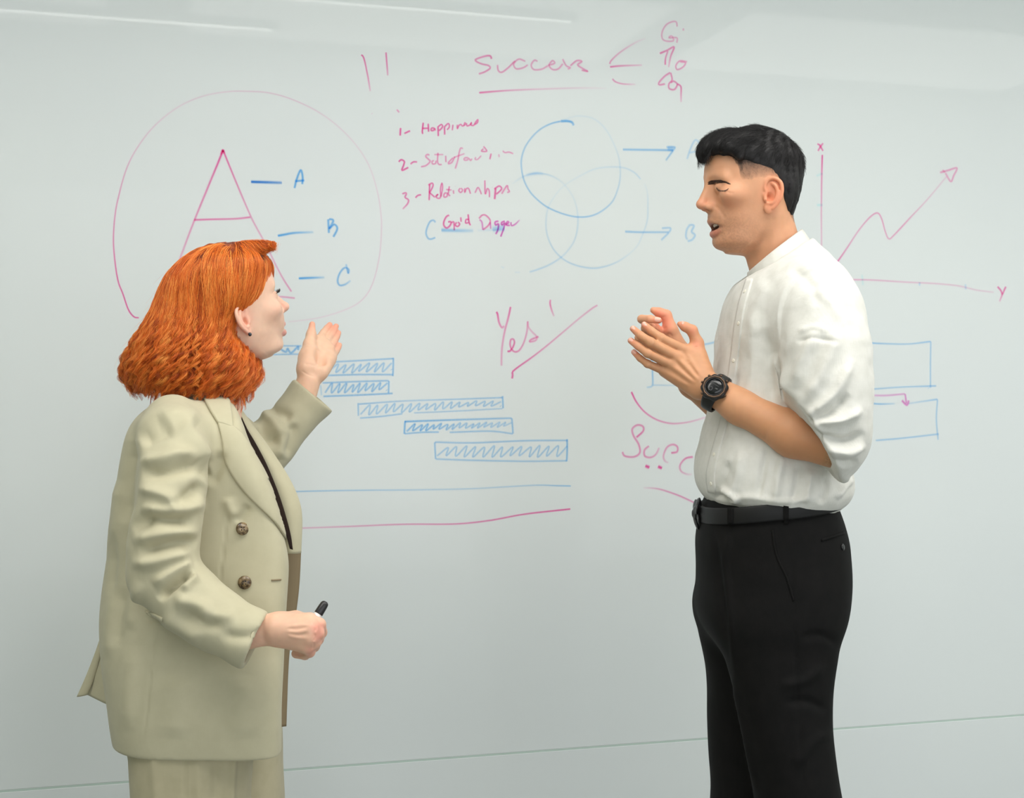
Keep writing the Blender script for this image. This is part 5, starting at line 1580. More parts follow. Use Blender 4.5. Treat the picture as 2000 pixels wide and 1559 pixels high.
Cw = paint(Cw, Lw, (.092, 0, -.0555), (.010, .013, .0012), srgb(120, 56, 52), .7)

# lashes and brows
m_lash = simple_mat('dark_lashes', srgb(44, 30, 26), .6)
m_gbrow = simple_mat('auburn_brow', srgb(120, 70, 48), .6)
rw = np.random.RandomState(8)
b_wh = bvh_of(Lw, Qw_)
ls, bw = [], []
for s in (1, -1):
    for i in range(70):
        f = rw.uniform(-.5, 1.1)
        p = np.array(woman_head['eye']) * A3(1, s, 1) + .0130 * np.array([math.cos(f), s * math.sin(f) * 1.1, .20])
        d = A3(.75 * math.cos(f), s * math.sin(f), .1) + rw.randn(3) * .1
        ls.append(wh(np.array([p, p + d * .005 + A3(0, 0, .0012), p + d * .008 + A3(0, 0, .0045)])))
    for i in range(260):
        t = rw.rand()
        p = A3(.13, s * np.interp(t, [0, 1], [.010, .046]), np.interp(t, [0, .6, 1], [.0225, .0290, .0255]) + rw.uniform(-.0016, .0016) * (1 - .5 * t))
        rd = Vector((-.85, -.5 * s * p[1] / .05 * s, 0)).normalized()
        lc_, nn_, _, _ = b_wh.ray_cast(Vector(p), rd)
        if lc_ is None: continue
        p = np.array(lc_); n_ = np.array(nn_)
        d = A3(-.4 - .4 * t, s * .8, .25 - .5 * t)
        bw.append(wh(np.array([p - n_ * .0003, p + d * .003 + n_ * .0006, p + d * .006 + n_ * .0006])))
strand_object('eyelashes', ls, .00022, m_lash, woman)
strand_object('eyebrow', bw, .00018, m_gbrow, woman)

def XW(px, dy=0): return W(px, 780, dy)[0]
def ZW(py, dy=0): return W(1000, py, dy)[2]

# ---- hands
# raised open palm (left hand, beyond the body)
pz = HZ(560, 600, 7.79, W)
gR = Grid((XW(560, .2), WD + .16, ZW(835, .3) - .02), (XW(690, .45), WD + .46, ZW(615, .45)), .0017)
wristR = pz(330, 1130, .285)
gR.add(cone(W(585, 800, .275), wristR, .0265, .0240))
palm = dict(i=((490, 500, .345), [(565, 385, .375), (615, 320, .388), (655, 268, .396)], [.0092, .0080, .0073, .0060]),
            m=((580, 560, .350), [(675, 425, .382), (720, 350, .396), (752, 290, .404)], [.0094, .0081, .0074, .0060]),
            r=((650, 640, .348), [(725, 515, .380), (762, 445, .393), (788, 392, .400)], [.0090, .0078, .0071, .0058]),
            p=((690, 760, .340), [(755, 665, .365), (785, 615, .374), (806, 575, .380)], [.0082, .0068, .0062, .0052]))
bases = dict(i=(300, 960, .290), m=(370, 990, .294), r=(440, 1010, .292), p=(500, 1010, .286))
for k_, (b0, ch, rd_) in palm.items():
    gR.add(cone(pz(*bases[k_]), pz(*b0), .0150, rd_[0] + .0022, (0, 1, .3), .85), .010)
    hand_chain(gR, [pz(*b0)] + [pz(*q) for q in ch], rd_, .0016)
gR.add(cone(pz(520, 960, .292), pz(640, 780, .325), .0135, .0125), .012)           # heel of the little finger side
hand_chain(gR, [pz(270, 950, .280), pz(310, 760, .300), pz(345, 560, .318), pz(372, 420, .330), pz(388, 262, .340)], [.0165, .0165, .0115, .0092, .0064], .008)
gR.add(cone(pz(330, 900, .284), pz(380, 720, .302), .0170, .0160), .012)
gR.sub(ball(pz(520, 760, .292), (.010, .010, .020)), .014)
VR, QR = gR.mesh(2)
pzr = (560, 600, 7.79)
VR = sculpt(VR, QR, [(pxs(p, pzr), w, h) for p, w, h in [([(440, 620), (480, 720), (470, 860), (430, 960)], 2.6, -.0016), ([(480, 560), (560, 600), (640, 640)], 1.8, -.0008), ([(560, 700), (640, 720), (700, 770)], 1.8, -.0008), ([(260, 870), (360, 870), (450, 900)], 3.0, -.0012), ([(210, 960), (330, 1030), (430, 1060)], 1.6, -.0008),
        ([(540, 400), (600, 430)], 1.3, -.0007), ([(640, 450), (700, 480)], 1.3, -.0007), ([(300, 560), (400, 580)], 1.5, -.0007)]], to_px, (0, -1, 0))
# fist closed on the marker (right hand)
fz2 = HZ(480, 1150, 9.17, W)
gF = Grid((XW(455, -.25), WD - .335, ZW(1310, -.3)), (XW(648, -.2) + .01, WD - .165, ZW(1180, -.2)), .0016)
gF.add(cone(W(478, 1238, -.255), fz2(470, 730, -.255), .0270, .0225))
gF.add(cone(fz2(430, 725, -.255), fz2(620, 725, -.258), .0225, .0250, (0, 1, 0), .85), .012)
kn = dict(i=[(1130, 575, -.268), (1320, 640, -.262), (1352, 780, -.240), (1240, 830, -.222)], m=[(1165, 715, -.282), (1290, 800, -.270), (1290, 905, -.245), (1180, 900, -.225)],
          r=[(1150, 885, -.283), (1245, 955, -.268), (1225, 1030, -.242), (1120, 1020, -.225)], p=[(1085, 1040, -.276), (1140, 1130, -.262), (1060, 1180, -.238), (900, 1165, -.226)])
st_ = dict(i=(560, 640, -.262), m=(560, 700, -.270), r=(560, 780, -.270), p=(570, 850, -.262))
rr_ = dict(i=[.0118, .0104, .0096, .0086], m=[.0122, .0106, .0096, .0085], r=[.0116, .0100, .0092, .0082], p=[.0108, .0094, .0086, .0078])
for k_ in 'imrp':
    a = fz2(*st_[k_]); b_ = fz2(*kn[k_][0])
    gF.add(cone(a, b_, .0165, rr_[k_][0] + .001), .010)
    gF.add(cone(a + A3(0, .012, 0), b_ + A3(0, .018, 0), .015, .011), .010)
    hand_chain(gF, [fz2(*q) for q in kn[k_]], rr_[k_], .0032)
hand_chain(gF, [fz2(640, 620, -.245), fz2(900, 560, -.238), fz2(1080, 570, -.236), fz2(1200, 640, -.232), fz2(1290, 700, -.236)], [.019, .0145, .0105, .0092, .0076], .006)
VF, QF = gF.mesh(2)
fzr = (480, 1150, 9.17)
VF = sculpt(VF, QF, [(pxs(p, fzr), w, h) for p, w, h in [([(1220, 600), (1260, 700), (1240, 780)], 2.2, -.0014), ([(1235, 800), (1250, 880), (1215, 950)], 2.0, -.0014), ([(1215, 950), (1220, 1040), (1180, 1090)], 2.0, -.0012), ([(700, 690), (900, 660), (1120, 640)], 3.5, .0010), ([(700, 760), (920, 780), (1150, 730)], 3.5, .0011), ([(720, 830), (940, 880), (1140, 890)], 3.5, .0010), ([(750, 720), (940, 720), (1120, 680)], 3, -.0009), ([(760, 800), (950, 830), (1130, 800)], 3, -.0009), ([(820, 1150), (960, 1185), (1090, 1180)], 2.2, -.0018)]], to_px, (0, -1, 0))
gT = Grid((XW(225), WD - .26, .02), (XW(600), WD + .28, ZW(745)), .008)
gT.add(loft([(ZW(1240), XW(270), XW(400), XW(500), WD, .14), (ZW(1080), XW(280), XW(400), XW(500), WD, .11), (ZW(930), XW(280), XW(400), XW(500), WD, .13), (ZW(850), XW(300), XW(390), XW(470), WD, .12), (ZW(790), XW(350), XW(400), XW(450), WD, .06)]))
gT.add(cone(W(405, 770), W(390, 850), .045, .06), .02)
gT.add(cone(W(345, 850, -.13), W(316, 1125, -.215), .042, .035), .02); gT.add(cone(W(316, 1125, -.215), W(478, 1238, -.255), .035, .026), .02)
gT.add(cone(W(430, 850, .13), W(495, 905, .23), .042, .034), .02); gT.add(cone(W(495, 905, .23), W(585, 800, .275), .034, .026), .02)
for sgn in (-1, 1):
    gT.add(cone(W(385, 1300, .075 * sgn), A3(XW(395 + 25 * sgn), WD + .085 * sgn, .45), .075, .05), .03)
    gT.add(cone(A3(XW(395 + 25 * sgn), WD + .085 * sgn, .45), A3(XW(385 + 25 * sgn), WD + .085 * sgn, .08), .05, .035), .03)
VT, QT = gT.mesh(2)
SW = np.array(SKW[:3])
CR = skin_tint(VR, np.array(srgb(232, 190, 162)[:3]), 41)
pr = to_px(VR)
for x, y in [(655, 268), (752, 290), (788, 392), (806, 575), (388, 262)]:
    d = np.linalg.norm(pr - np.array([560 + x / 7.79, 600 + y / 7.79]), axis=1)
    CR = mixc(CR, srgb(236, 158, 134), np.exp(-(d / 12) ** 2) * .7)
CF = skin_tint(VF, np.array(srgb(226, 182, 156)[:3]), 43)
pfq = to_px(VF)
for x, y in [(1340, 680), (1290, 900), (1170, 1130), (1250, 700), (1330, 800)]:
    d = np.linalg.norm(pfq - np.array([480 + x / 9.17, 1150 + y / 9.17]), axis=1)
    CF = mixc(CF, srgb(224, 150, 134), np.exp(-(d / 11) ** 2) * .6)
Vm, Qm = join_meshes([(wh(Lw), Qw_), (VR, QR), (VF, QF), (VT, QT)])
wbody = mesh_obj('body', Vm, Qm, m_skin); set_color(wbody, np.vstack([Cw, CR, CF, skin_tint(VT, SW, 45)])); adopt(wbody, woman)
# thumb nail not seen; ear stud
lc_, nn_, _, _ = b_wh.find_nearest(Vector((.002, -.075, -.043)))
ep = wh(np.array([np.array(lc_) + np.array(nn_) * .002]))[0]
gE = Grid(ep - .006, ep + .006, .0007); gE.add(ball(ep, (.0032, .0032, .0036)))
v, q = gE.mesh(1)
adopt(mesh_obj('earring', v, q, simple_mat('dark_stone', srgb(38, 42, 50), .15, .6)), woman)

# ---- hair: wavy bob
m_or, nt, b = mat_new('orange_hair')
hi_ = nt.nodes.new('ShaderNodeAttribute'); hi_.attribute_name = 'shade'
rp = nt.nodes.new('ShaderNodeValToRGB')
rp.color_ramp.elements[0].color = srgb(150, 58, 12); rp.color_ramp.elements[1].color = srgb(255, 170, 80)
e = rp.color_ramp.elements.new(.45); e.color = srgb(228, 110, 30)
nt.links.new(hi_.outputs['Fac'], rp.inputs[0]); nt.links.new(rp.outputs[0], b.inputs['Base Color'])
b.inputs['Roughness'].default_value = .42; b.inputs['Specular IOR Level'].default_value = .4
m_orm, nt, b = mat_new('shaded_hair_mass')
add_noise_color(nt, b, srgb(104, 38, 9), srgb(168, 74, 20), 55, 5, 'Object', (1, 1, .12))  # base under the strands coloured dark, so gaps between locks read as shadow
b.inputs['Roughness'].default_value = .6
gW = Grid((XW(225), WD - .16, ZW(805)), (XW(560), WD + .17, ZW(462)), .0026)
hr = [(472, 425, 458, .012), (480, 402, 486, .046), (490, 382, 508, .068), (505, 360, 528, .084), (532, 332, 528, .095), (560, 316, 522, .098), (585, 307, 514, .097), (602, 300, 502, .095), (618, 294, 482, .096), (640, 281, 478, .098),
      (662, 268, 472, .102), (685, 258, 486, .107), (708, 247, 497, .110), (728, 245, 501, .110), (748, 254, 492, .104), (765, 278, 474, .090), (778, 318, 455, .070), (788, 370, 440, .035)]
gW.add(loft([(ZW(py), XW(b2), XW(a) * .45 + XW(b2) * .55, XW(a), WD + .004, t) for py, a, b2, t in hr], nf=3.0, nb=2.2))
# swept fringe lock rising off the forehead
for dyy in (-.030, -.005, .02):
    cv = catmull([W(462, 486, dyy), W(490, 484, dyy * 1.1), W(512, 482, dyy * 1.2), W(528, 478, dyy * 1.3)], .008)
    for i in range(len(cv) - 1):
        gW.add(cone(cv[i], cv[i + 1], .011 - .008 * i / len(cv), .011 - .008 * (i + 1) / len(cv)), .012)
VW, QW = gW.mesh(4)
NW = vnormals(VW, QW)
low = np.clip((ZW(640) - VW[:, 2]) / .10, 0, 1)
VW2 = VW + NW * ((.0035 * low + .0008) * vnoise(VW * A3(1, 1, .45), 60, 51) - .0020 - .0070 * low)[:, None]
whair = mesh_obj('hair', VW2, QW, m_orm); adopt(whair, woman)
part_p = W(452, 478, -.01)
def w_flow(P, t):
    top = np.clip((P[:, 2] - ZW(560)) / (ZW(480) - ZW(560)), 0, 1)[:, None]
    v = (P - part_p); v[:, 2] = 0
    v /= (np.linalg.norm(v, axis=1)[:, None] + 1e-6)
    v = v * top * 1.1 + A3(0, 0, -1) * (1.15 - .55 * top)
    px = to_px(P)
    # front locks sweep back towards the ear
    fr = (np.clip((px[:, 0] - 478) / 20, 0, 1) * (px[:, 1] < 625) * np.clip((px[:, 1] - 520) / 40, 0, 1))[:, None]
    v += A3(-.75, 0, 0) * fr
    lo_ = np.clip((px[:, 1] - 620) / 60, 0, 1)[:, None]
    v += A3(-.10, 0, 0) * lo_ * (px[:, :1] < 380)
    return v
ng = 1000
wt = np.ones(len(VW)) + 2.2 * np.clip((VW[:, 2] - ZW(600)) / .08, 0, 1); wt *= np.interp(VW[:, 2], [ZW(730), ZW(650)], [.22, 1]); wt[VW[:, 1] > WD + .03] *= .35
sel = rw.choice(len(VW), ng, p=wt / wt.sum())
sz = VW[sel, 2]
glen = np.minimum(rw.uniform(.16, .34, ng), np.maximum(sz - ZW(775), .03) * rw.uniform(.95, 1.22, ng))
GS = grow(gW, VW[sel], w_flow, glen, 26, rw.uniform(-.002, .004, ng), rw, .10, .0005, lambda P: np.clip((P[:, 2] - ZW(775)) / (ZW(725) - ZW(775)), 0, 1))
hs = []
rad = []
shd = []
for gi in range(ng):
    base = GS[gi]
    m = len(base)
    s_ = np.linspace(0, 1, m)
    zz = base[:, 2]
    amp = np.interp(zz, [ZW(780), ZW(720), ZW(660), ZW(600)], [.0080, .0072, .0034, .0005])
    sh0 = np.clip(rw.normal(.45, .26), 0, 1)
    ph0 = 5.0 * vnoise(base[-1:], 45, 77)[0] + rw.randn() * .35; wl = .036 + .006 * vnoise(base[-1:], 30, 78)[0]
    arc = np.concatenate([[0], np.cumsum(np.linalg.norm(np.diff(base, axis=0), axis=1))])
    T = np.gradient(base, axis=0); T /= (np.linalg.norm(T, axis=1)[:, None] + 1e-9)
    d_, G = gsample(gW, base)
    B = np.cross(T, G)
    base = base + G * (np.interp(zz, [ZW(760), ZW(690), ZW(620)], [1, .8, 0]) * rw.uniform(-.010, .007))[:, None]
    for c in range(26):
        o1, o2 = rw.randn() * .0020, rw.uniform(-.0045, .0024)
        sp = np.interp(zz, [ZW(780), ZW(700), ZW(640), ZW(560)], [.9, .75, 1.0, 1.5])
        ph = ph0 + rw.randn() * .22
        am = amp * rw.uniform(.6, 1.35)
        cur = base + B * ((o1 * sp) + am * np.sin(2 * np.pi * arc / wl + ph))[:, None] + G * (o2 + am * .6 * np.cos(2 * np.pi * arc / wl + ph))[:, None]
        cur = cur - G * (.004 * np.clip(1 - s_ * 6, 0, 1))[:, None]
        k1 = m if rw.rand() < .6 else rw.randint(m // 2, m)
        shd.append(np.clip(sh0 + o2 * 45 + rw.randn() * .09, 0, 1)); hs.append(cur[:k1]); rad.append(.00030 if rw.rand() < .85 else .00018)  # random tone per lock; deeper strands coloured darker to paint in shade
# fly-away wisps
for i in range(260):
    k_ = rw.randint(ng); b_ = GS[k_]
    a_ = rw.randint(4, 16)
    seg = b_[a_:a_ + 9]
    if len(seg) < 5: continue
    d_, G = gsample(gW, seg)
    shd.append(rw.uniform(.4, .9)); hs.append(seg + G * (np.linspace(0, 1, len(seg)) ** 1.5 * rw.uniform(.004, .014))[:, None] + rw.randn(3) * .002); rad.append(.00014)
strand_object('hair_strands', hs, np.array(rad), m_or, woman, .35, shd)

# ---- suit jacket
m_beige = weave_mat('beige_suiting', srgb(186, 180, 153), srgb(190, 184, 157), 300.0, 0.05, 0.8, 0.0004, 45.0, 0.12)
m_lining = simple_mat('jacket_lining', srgb(134, 118, 92), .6, .3)
m_dark_top = simple_mat('dark_brown_top', srgb(44, 32, 28), .8, .2)
jr = [(768, 345, 440, .045), (780, 318, 452, .075), (795, 292, 462, .110), (815, 269, 468, .140), (860, 254, 482, .160), (930, 243, 514, .164), (1000, 231, 538, .162), (1080, 220, 556, .162), (1140, 212, 552, .166), (1210, 207, 547, .178),
      (1290, 214, 543, .190), (1360, 226, 540, .196), (1400, 230, 539, .196), (1434, 236, 538, .192)]
hlo, hhi = (XW(130, .1), WD - .36, ZW(1440)), (XW(680, .3), WD + .36, ZW(735, .3))
gJ = Grid(hlo, hhi, .0036)
fl_, ll_, lh_ = loft([(ZW(py), XW(b2), XW(a) * .42 + XW(b2) * .58, XW(a), WD, t) for py, a, b2, t in jr], nf=6.0, nb=2.5)
# the front of the body is turned away from the room, towards the board
gJ.add((lambda a, b_, c: fl_(a + .25 * np.clip((a - XW(345)) / .14, 0, 1) * (b_ - WD), b_, c), np.array(ll_) - A3(.06, 0, 0), np.array(lh_) + A3(.06, 0, 0)))
gJ.sub(cone(W(412, 790), W(440, 700), .050, .056), .004)
gN = Grid(hlo, hhi, .0036); gN.d += 1
sl = [(338, 828, -.118, .050), (336, 856, -.165, .055), (334, 900, -.200, .056), (332, 950, -.218, .056), (326, 1010, -.228, .054), (319, 1070, -.230, .054), (317, 1122, -.230, .054)]
for a, b_ in zip(sl[:-1], sl[1:]): gN.add(cone(W(*a[:3]), W(*b_[:3]), a[3], b_[3]), .02)
fo = [(317, 1122, -.230, .054), (365, 1168, -.240, .053), (420, 1210, -.246, .049), (490, 1248, -.258, .0455), (530, 1268, -.264, .0455)]
for a, b_ in zip(fo[:-1], fo[1:]): gN.add(cone(W(*a[:3]), W(*b_[:3]), a[3], b_[3]), .02)
ce = W(499, 1253, -.26)
cl = W(521, 1205, -.26) - W(478, 1303, -.26)
cn = np.array([cl[2], 0, -cl[0]]); cn /= np.linalg.norm(cn)
if cn[0] < 0: cn = -cn
fcut, _, _ = halfspace(ce, cn, gN.lo, gN.lo)
gN.sub((lambda a, b_, c: -fcut(a, b_, c), W(440, 1330, -.34) * A3(1, 1, 1), W(600, 1170, -.1)), .004)
gN.sub(cone(ce - cn * .035, ce + cn * .06, .036, .040), .003)
kz = np.interp(gJ.ax[2], [ZW(900), ZW(820)], [.004, .04]).astype(np.float32)[None, None, :]
hh = np.clip(.5 + .5 * (gJ.d - gN.d) / kz, 0, 1)
gJ.d = gJ.d * (1 - hh) + gN.d * hh - kz * hh * (1 - hh)
# far sleeve
gN = Grid(hlo, hhi, .0036); gN.d += 1
fs_ = [(415, 828, .120, .056), (450, 868, .190, .056), (492, 902, .232, .054), (530, 866, .250, .0475), (613, 771, .285, .0460), (640, 741, .295, .046)]
for a, b_ in zip(fs_[:-1], fs_[1:]): gN.add(cone(W(*a[:3]), W(*b_[:3]), a[3], b_[3]), .02)
ce2 = W(613, 771, .285)
cn2 = W(640, 741, .295) - W(530, 866, .25); cn2 /= np.linalg.norm(cn2)
cn2 = cn2 * A3(1, .3, 1); cn2 /= np.linalg.norm(cn2)
fcut2, _, _ = halfspace(ce2, cn2, gN.lo, gN.lo)
gN.sub((lambda a, b_, c: -fcut2(a, b_, c), ce2 - .12, ce2 + .12), .004)
gN.sub(cone(ce2 - cn2 * .035, ce2 + cn2 * .06, .036, .042), .003)
hh = np.clip(.5 + .5 * (gJ.d - gN.d) / .012, 0, 1)
gJ.d = gJ.d * (1 - hh) + gN.d * hh - .012 * hh * (1 - hh)
VJ, QJ = gJ.mesh(2)
z4 = (140, 740, 3.543); z5 = (140, 1120, 3.552)
jf = [(z4, p, w, h) for p, w, h in [
    ([(470, 430), (600, 390), (700, 330)], 13, -.007), ([(455, 590), (600, 560), (760, 520), (880, 570)], 11, .008), ([(480, 645), (640, 650), (800, 605), (890, 590)], 11, -.009), ([(445, 750), (600, 790), (720, 850), (770, 900)], 11, .008), ([(690, 880), (800, 820), (910, 720)], 10, -.009),
    ([(470, 880), (640, 930), (800, 890), (930, 850)], 11, .009), ([(430, 1050), (560, 965), (700, 980), (840, 1000)], 11, -.011), ([(420, 1130), (600, 1080), (760, 1050), (880, 1090)], 11, .008), ([(470, 1200), (650, 1155), (800, 1130), (870, 1150)], 10, -.008), ([(405, 1280), (560, 1265), (720, 1220), (835, 1200)], 11, .008),
    ([(835, 1335), (740, 1405), (660, 1470), (600, 1530)], 6, -.012), ([(845, 1270), (700, 1340), (560, 1430)], 10, .008), ([(880, 1360), (820, 1400), (760, 1470)], 8, .006), ([(600, 300), (760, 260), (860, 330)], 16, .006), ([(740, 300), (860, 420), (960, 580)], 12, .007), ([(850, 560), (920, 640), (960, 640)], 9, -.006),
    ([(960, 740), (1010, 620), (1050, 500)], 9, -.006), ([(430, 430), (400, 700), (370, 1000)], 10, -.006), ([(340, 700), (310, 950), (280, 1250)], 12, .004), ([(300, 1050), (285, 1250), (270, 1500)], 7, -.004), ([(1085, 890), (1060, 1100), (1020, 1450)], 1.9, -.0020), ([(1080, 820), (1100, 900), (1150, 960)], 9, .004), ([(1230, 870), (1180, 950), (1150, 1000)], 8, -.004),
    ([(1310, 230), (1400, 300), (1440, 400)], 9, .007), ([(1360, 230), (1460, 240), (1520, 290)], 9, -.006), ([(1290, 330), (1360, 420), (1440, 420)], 8, -.007), ([(1480, 330), (1450, 450), (1430, 560)], 10, .006), ([(1530, 300), (1520, 420), (1480, 540)], 9, -.006)]] + \
     [(z5, p, w, h) for p, w, h in [
    ([(700, 180), (850, 210), (1000, 270)], 11, .006), ([(740, 270), (900, 340), (1060, 350)], 12, -.006), ([(860, 280), (1000, 300), (1150, 300)], 10, .005), ([(1030, 430), (1200, 440), (1320, 400)], 10, -.005), ([(620, 300), (760, 380), (900, 470)], 12, .005), ([(480, 60), (430, 200), (420, 400)], 10, .004), ([(380, 100), (330, 300), (310, 520)], 10, -.004), ([(300, 150), (270, 350), (260, 600)], 9, .003),
    ([(590, 340), (570, 480), (550, 640), (520, 960), (495, 1160)], 1.9, -.0018), ([(520, 300), (540, 330), (600, 325)], 3, -.003), ([(420, 500), (400, 800), (400, 1100)], 14, .004), ([(700, 700), (720, 900), (700, 1150)], 26, .004), ([(1200, 700), (1180, 900), (1200, 1150)], 26, .003)]]
VJ = sculpt(VJ, QJ, [(pxs(p, z), w * (1.2 if w > 5 else 1), h * (1.5 if w > 5 else 1.2)) for z, p, w, h in jf], to_px, (0, -1, 0), bias=.3, minface=.4)
NJ = vnormals(VJ, QJ)
VJ = VJ + NJ * (.0018 * vnoise(VJ, 13, 61))[:, None]
jacket = mesh_obj('jacket', VJ, QJ, m_beige); adopt(jacket, woman)
bJ = bvh_of(VJ, QJ)
def on_j(px, py):
    l, n = shoot(bJ, px, py)
    if l is None or l.y > WD + .12:
        return W(px, py, .03), np.array([.35, -.93, 0])
    return np.array(l), np.array(n)
def smooth_place(fn, r=7):
    def g(px, py):
        P, N = [], []
        for dx, dy in ((0, 0), (r, 0), (-r, 0), (0, r), (0, -r)):
            p, n = fn(px + dx, py + dy); N.append(n)
            if dx == 0 and dy == 0: P = p
        n = np.mean(N, axis=0); return P, n / np.linalg.norm(n)
    return g
spj = smooth_place(on_j)
# near lapel and collar lie on the front
lap_o = [(424, 826), (434, 862), (440, 898), (453, 928), (479, 963), (515, 1000), (537, 1024), (556, 1052), (567, 1072)]
lap_i = [(452, 832), (468, 845), (481, 862), (500, 894), (516, 923), (535, 966), (549, 1009), (560, 1044), (569, 1072)]
v, q = ribbon_patch(lap_o, lap_i, 70, 14, spj, .0030, .0014, .0025)
v = v; lapel = mesh_obj('lapel', v, q, m_beige); adopt(lapel, jacket)
v, q = ribbon_patch([(396, 778), (408, 802), (424, 828)], [(446, 782), (451, 806), (455, 838)], 24, 14, spj, .0030, .0022, .002)
adopt(mesh_obj('collar', v, q, m_beige), jacket)
# dark top in the opening, far lapel, far front edge with lining
def at_dy(f): return lambda px, py: (W(px, py, f(px, py)), np.array([.25, -.97, 0]))
v, q = ribbon_patch([(446, 785), (462, 822), (476, 850), (496, 886), (513, 918), (533, 962), (547, 1006), (558, 1042), (566, 1072)], [(459, 785), (482, 836), (496, 860), (514, 893), (530, 928), (547, 972), (560, 1014), (568, 1046), (572, 1074)], 50, 6, at_dy(lambda x, y: .004 - .02 * (y - 785) / 290), .002, 0)
adopt(mesh_obj('top', v, q, m_dark_top), woman)
v, q = ribbon_patch([(436, 783), (452, 822), (468, 858), (488, 898), (506, 941), (522, 985), (534, 1030), (540, 1078)], [(461, 785), (494, 830), (515, 858), (536, 888), (564, 932), (583, 974), (590, 1012), (588, 1080)], 60, 22, at_dy(lambda x, y: .026), .004, 0, .020)
adopt(mesh_obj('lapel', v, q, m_beige), jacket)
v, q = ribbon_patch([(500, 1066), (496, 1148), (490, 1218), (488, 1290), (488, 1418)], [(588, 1070), (585, 1134), (579, 1190), (565, 1278), (559, 1418)], 60, 12, at_dy(lambda x, y: .070), .004, 0, .010)
adopt(mesh_obj('lining_panel', v, q, m_lining), jacket)
# back vent flap flaring out behind
v, q = ribbon_patch([(207, 1206), (190, 1262), (170, 1315), (150, 1361)], [(211, 1206), (199, 1275), (184, 1325), (171, 1357)], 30, 6, at_dy(lambda x, y: .02), .003, 0, .003)
adopt(mesh_obj('vent_flap', v, q, m_beige), jacket)
v, q = ribbon_patch([(211, 1206), (199, 1275), (184, 1325), (171, 1357)], [(240, 1206), (244, 1280), (248, 1340), (250, 1394)], 30, 10, at_dy(lambda x, y: .03 - .05 * (x - 170) / 80), .003, 0, .004)
adopt(mesh_obj('vent_flap', v, q, m_beige), jacket)
# buttons, buttonhole, pocket flap
m_horn, nt, b = mat_new('horn_button')
add_noise_color(nt, b, srgb(58, 44, 32), srgb(150, 128, 94), 160, 3)
b.inputs['Roughness'].default_value = .25
for px, py, rr in [(473, 1033, .0105), (478, 1138, .0110)]:
    l, n = spj(px, py)
    if py == 1033: n = n + A3(.45, 0, .1); n /= np.linalg.norm(n)
    v, q = tube([l - n * .001, l + n * .0015, l + n * .0038, l + n * .0046, l + n * .0038, l + n * .0036], [rr, rr * 1.06, rr, rr * .85, rr * .62, rr * .1], 24)
    bt = mesh_obj('button', v, q, m_horn); adopt(bt, jacket)
    e1 = np.cross(n, A3(0, 0, 1)); e1 /= np.linalg.norm(e1); e2 = np.cross(n, e1)
    for sx, sy in ((1, 1), (1, -1), (-1, 1), (-1, -1)):
        c = l + n * .0042 + (e1 * sx + e2 * sy) * .0022
        v, q = tube([c, c + n * .0006], [.0011, .0011], 8)
        adopt(mesh_obj('thread_hole', v, q, simple_mat('hole_dark', srgb(20, 16, 14), .8)), bt)
v, q = ribbon_patch([(530, 1132), (539, 1131.5), (548, 1131)], [(530, 1135), (539, 1134.5), (548, 1134)], 12, 4, spj, .0014, .0004, .0006)
adopt(mesh_obj('buttonhole', v, q, m_lining), jacket)
v, q = ribbon_patch([(285, 1192), (300, 1198), (318, 1206)], [(287, 1199), (300, 1206), (318, 1214)], 16, 5, spj, .0022, .0005, .001)
adopt(mesh_obj('pocket', v, q, m_beige), jacket)

# ---- suit trousers and shoes
m_beige2 = weave_mat('beige_trouser_suiting', srgb(174, 166, 138), srgb(179, 171, 143), 300.0, 0.05, 0.8, 0.0004, 45.0, 0.12)
gQ = Grid((XW(220), WD - .26, .05), (XW(600), WD + .28, ZW(1250)), .0045)
gQ.add(loft([(ZW(1255), XW(530), XW(400), XW(255), WD, .165), (ZW(1330), XW(538), XW(400), XW(250), WD, .175), (ZW(1390), XW(535), XW(400), XW(252), WD, .17), (ZW(1430), XW(525), XW(400), XW(258), WD, .15)], nf=2.4, nb=2.3))
def wleg(cxs, dyc):
    gQ.add(loft([(z, cx + a, cx, cx - a, WD + dyc, b2) for z, cx, a, b2 in cxs], nf=2.3, nb=2.3), .025)
xn, xf = W(371, 1500, -.09)[0], W(448, 1500, .09)[0]
wleg([(.055, xn + .01, .118, .115), (.25, xn + .01, .110, .108), (.45, xn + .005, .104, .102), (.60, xn + .002, .102, .098), (.72, xn + .004, .108, .095)], -.09)
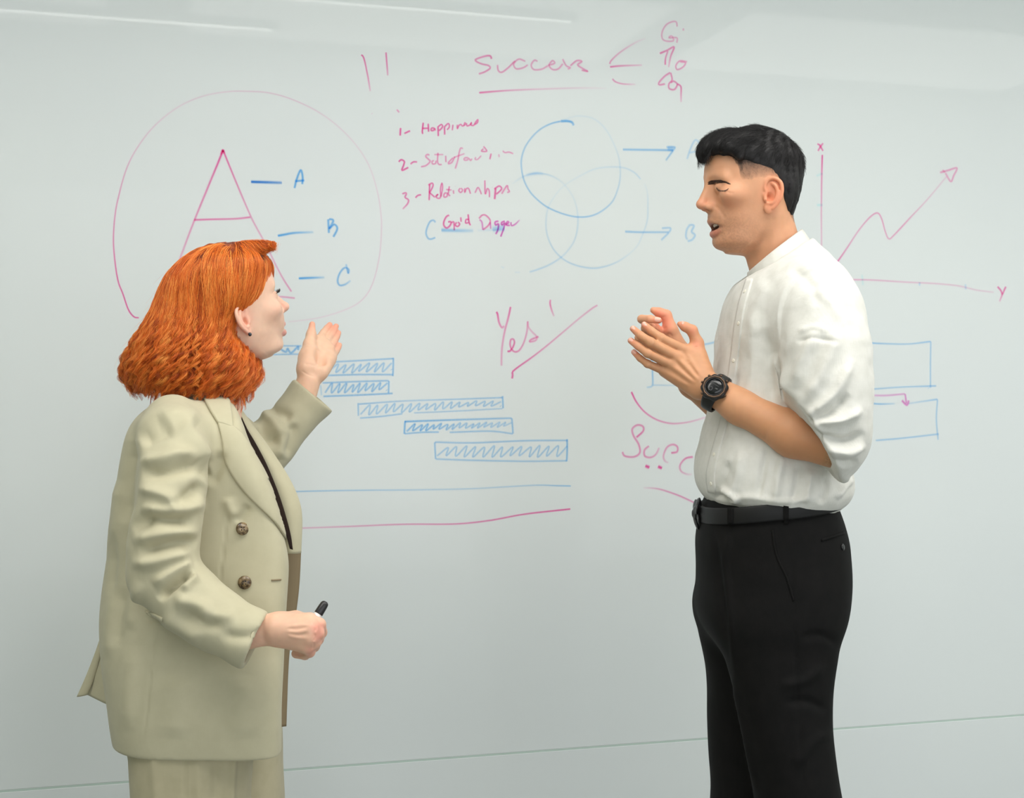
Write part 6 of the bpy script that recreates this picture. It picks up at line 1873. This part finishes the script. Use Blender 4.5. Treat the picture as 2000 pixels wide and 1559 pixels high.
wleg([(.055, xf + .01, .118, .115), (.25, xf + .01, .110, .108), (.45, xf + .005, .104, .102), (.60, xf, .100, .098), (.72, xf - .01, .105, .095)], .09)
VQ, QQ = gQ.mesh(3)
VQ = sculpt(VQ, QQ, [([(360, 1480), (361, 1559)], 2.0, -.002), ([(455, 1480), (452, 1559)], 7, .007), ([(425, 1490), (420, 1559)], 9, -.004), ([(300, 1480), (305, 1559)], 10, .004), ([(385, 1490), (388, 1559)], 10, .004)], to_px, (0, -1, 0), False)
NQ = vnormals(VQ, QQ); VQ = VQ + NQ * (.002 * vnoise(VQ, 12, 71))[:, None]
adopt(mesh_obj('trousers', VQ, QQ, m_beige2), woman)
m_wshoe = simple_mat('tan_shoe_leather', srgb(120, 96, 72), .4)
shoe(xn + .02, WD - .09, .3, woman, m_wshoe, .24)
shoe(xf + .02, WD + .09, .4, woman, m_wshoe, .24)

# ---- marker in the fist
marker = empty('marker_pen', fz2(1260, 500, -.236), 'white board marker with black cap gripped in a fist', 'marker')
ma, mb = fz2(1418, 262, -.232), fz2(1262, 512, -.240)
ax = (ma - mb) / np.linalg.norm(ma - mb)
m_cap = simple_mat('black_cap_plastic', srgb(34, 34, 36), .35); m_bar = simple_mat('white_barrel_plastic', srgb(238, 238, 236), .3); m_prn = simple_mat('black_print', srgb(40, 40, 42), .5)
tip = ma + ax * .003
v, q = tube([tip, tip - ax * .0015, tip - ax * .004, tip - ax * .010, tip - ax * .0225, tip - ax * .0235], [.0030, .0052, .0066, .0071, .0075, .0072], 24)
adopt(mesh_obj('cap', v, q, m_cap), marker)
v, q = tube([tip - ax * .0225, tip - ax * .024, tip - ax * .034, tip - ax * .058, tip - ax * .062], [.0066, .0069, .0071, .0071, .005], 24)
bar = mesh_obj('barrel', v, q, m_bar); adopt(bar, marker)
pn = A3(0, -1, 0) - ax * (A3(0, -1, 0) @ ax); pn /= np.linalg.norm(pn)
c = tip - ax * .030 + pn * .0066
v, q = tube([c, c + pn * .0008], [.0014, .0014], 10)
adopt(mesh_obj('printed_dot', v, q, m_prn), bar)
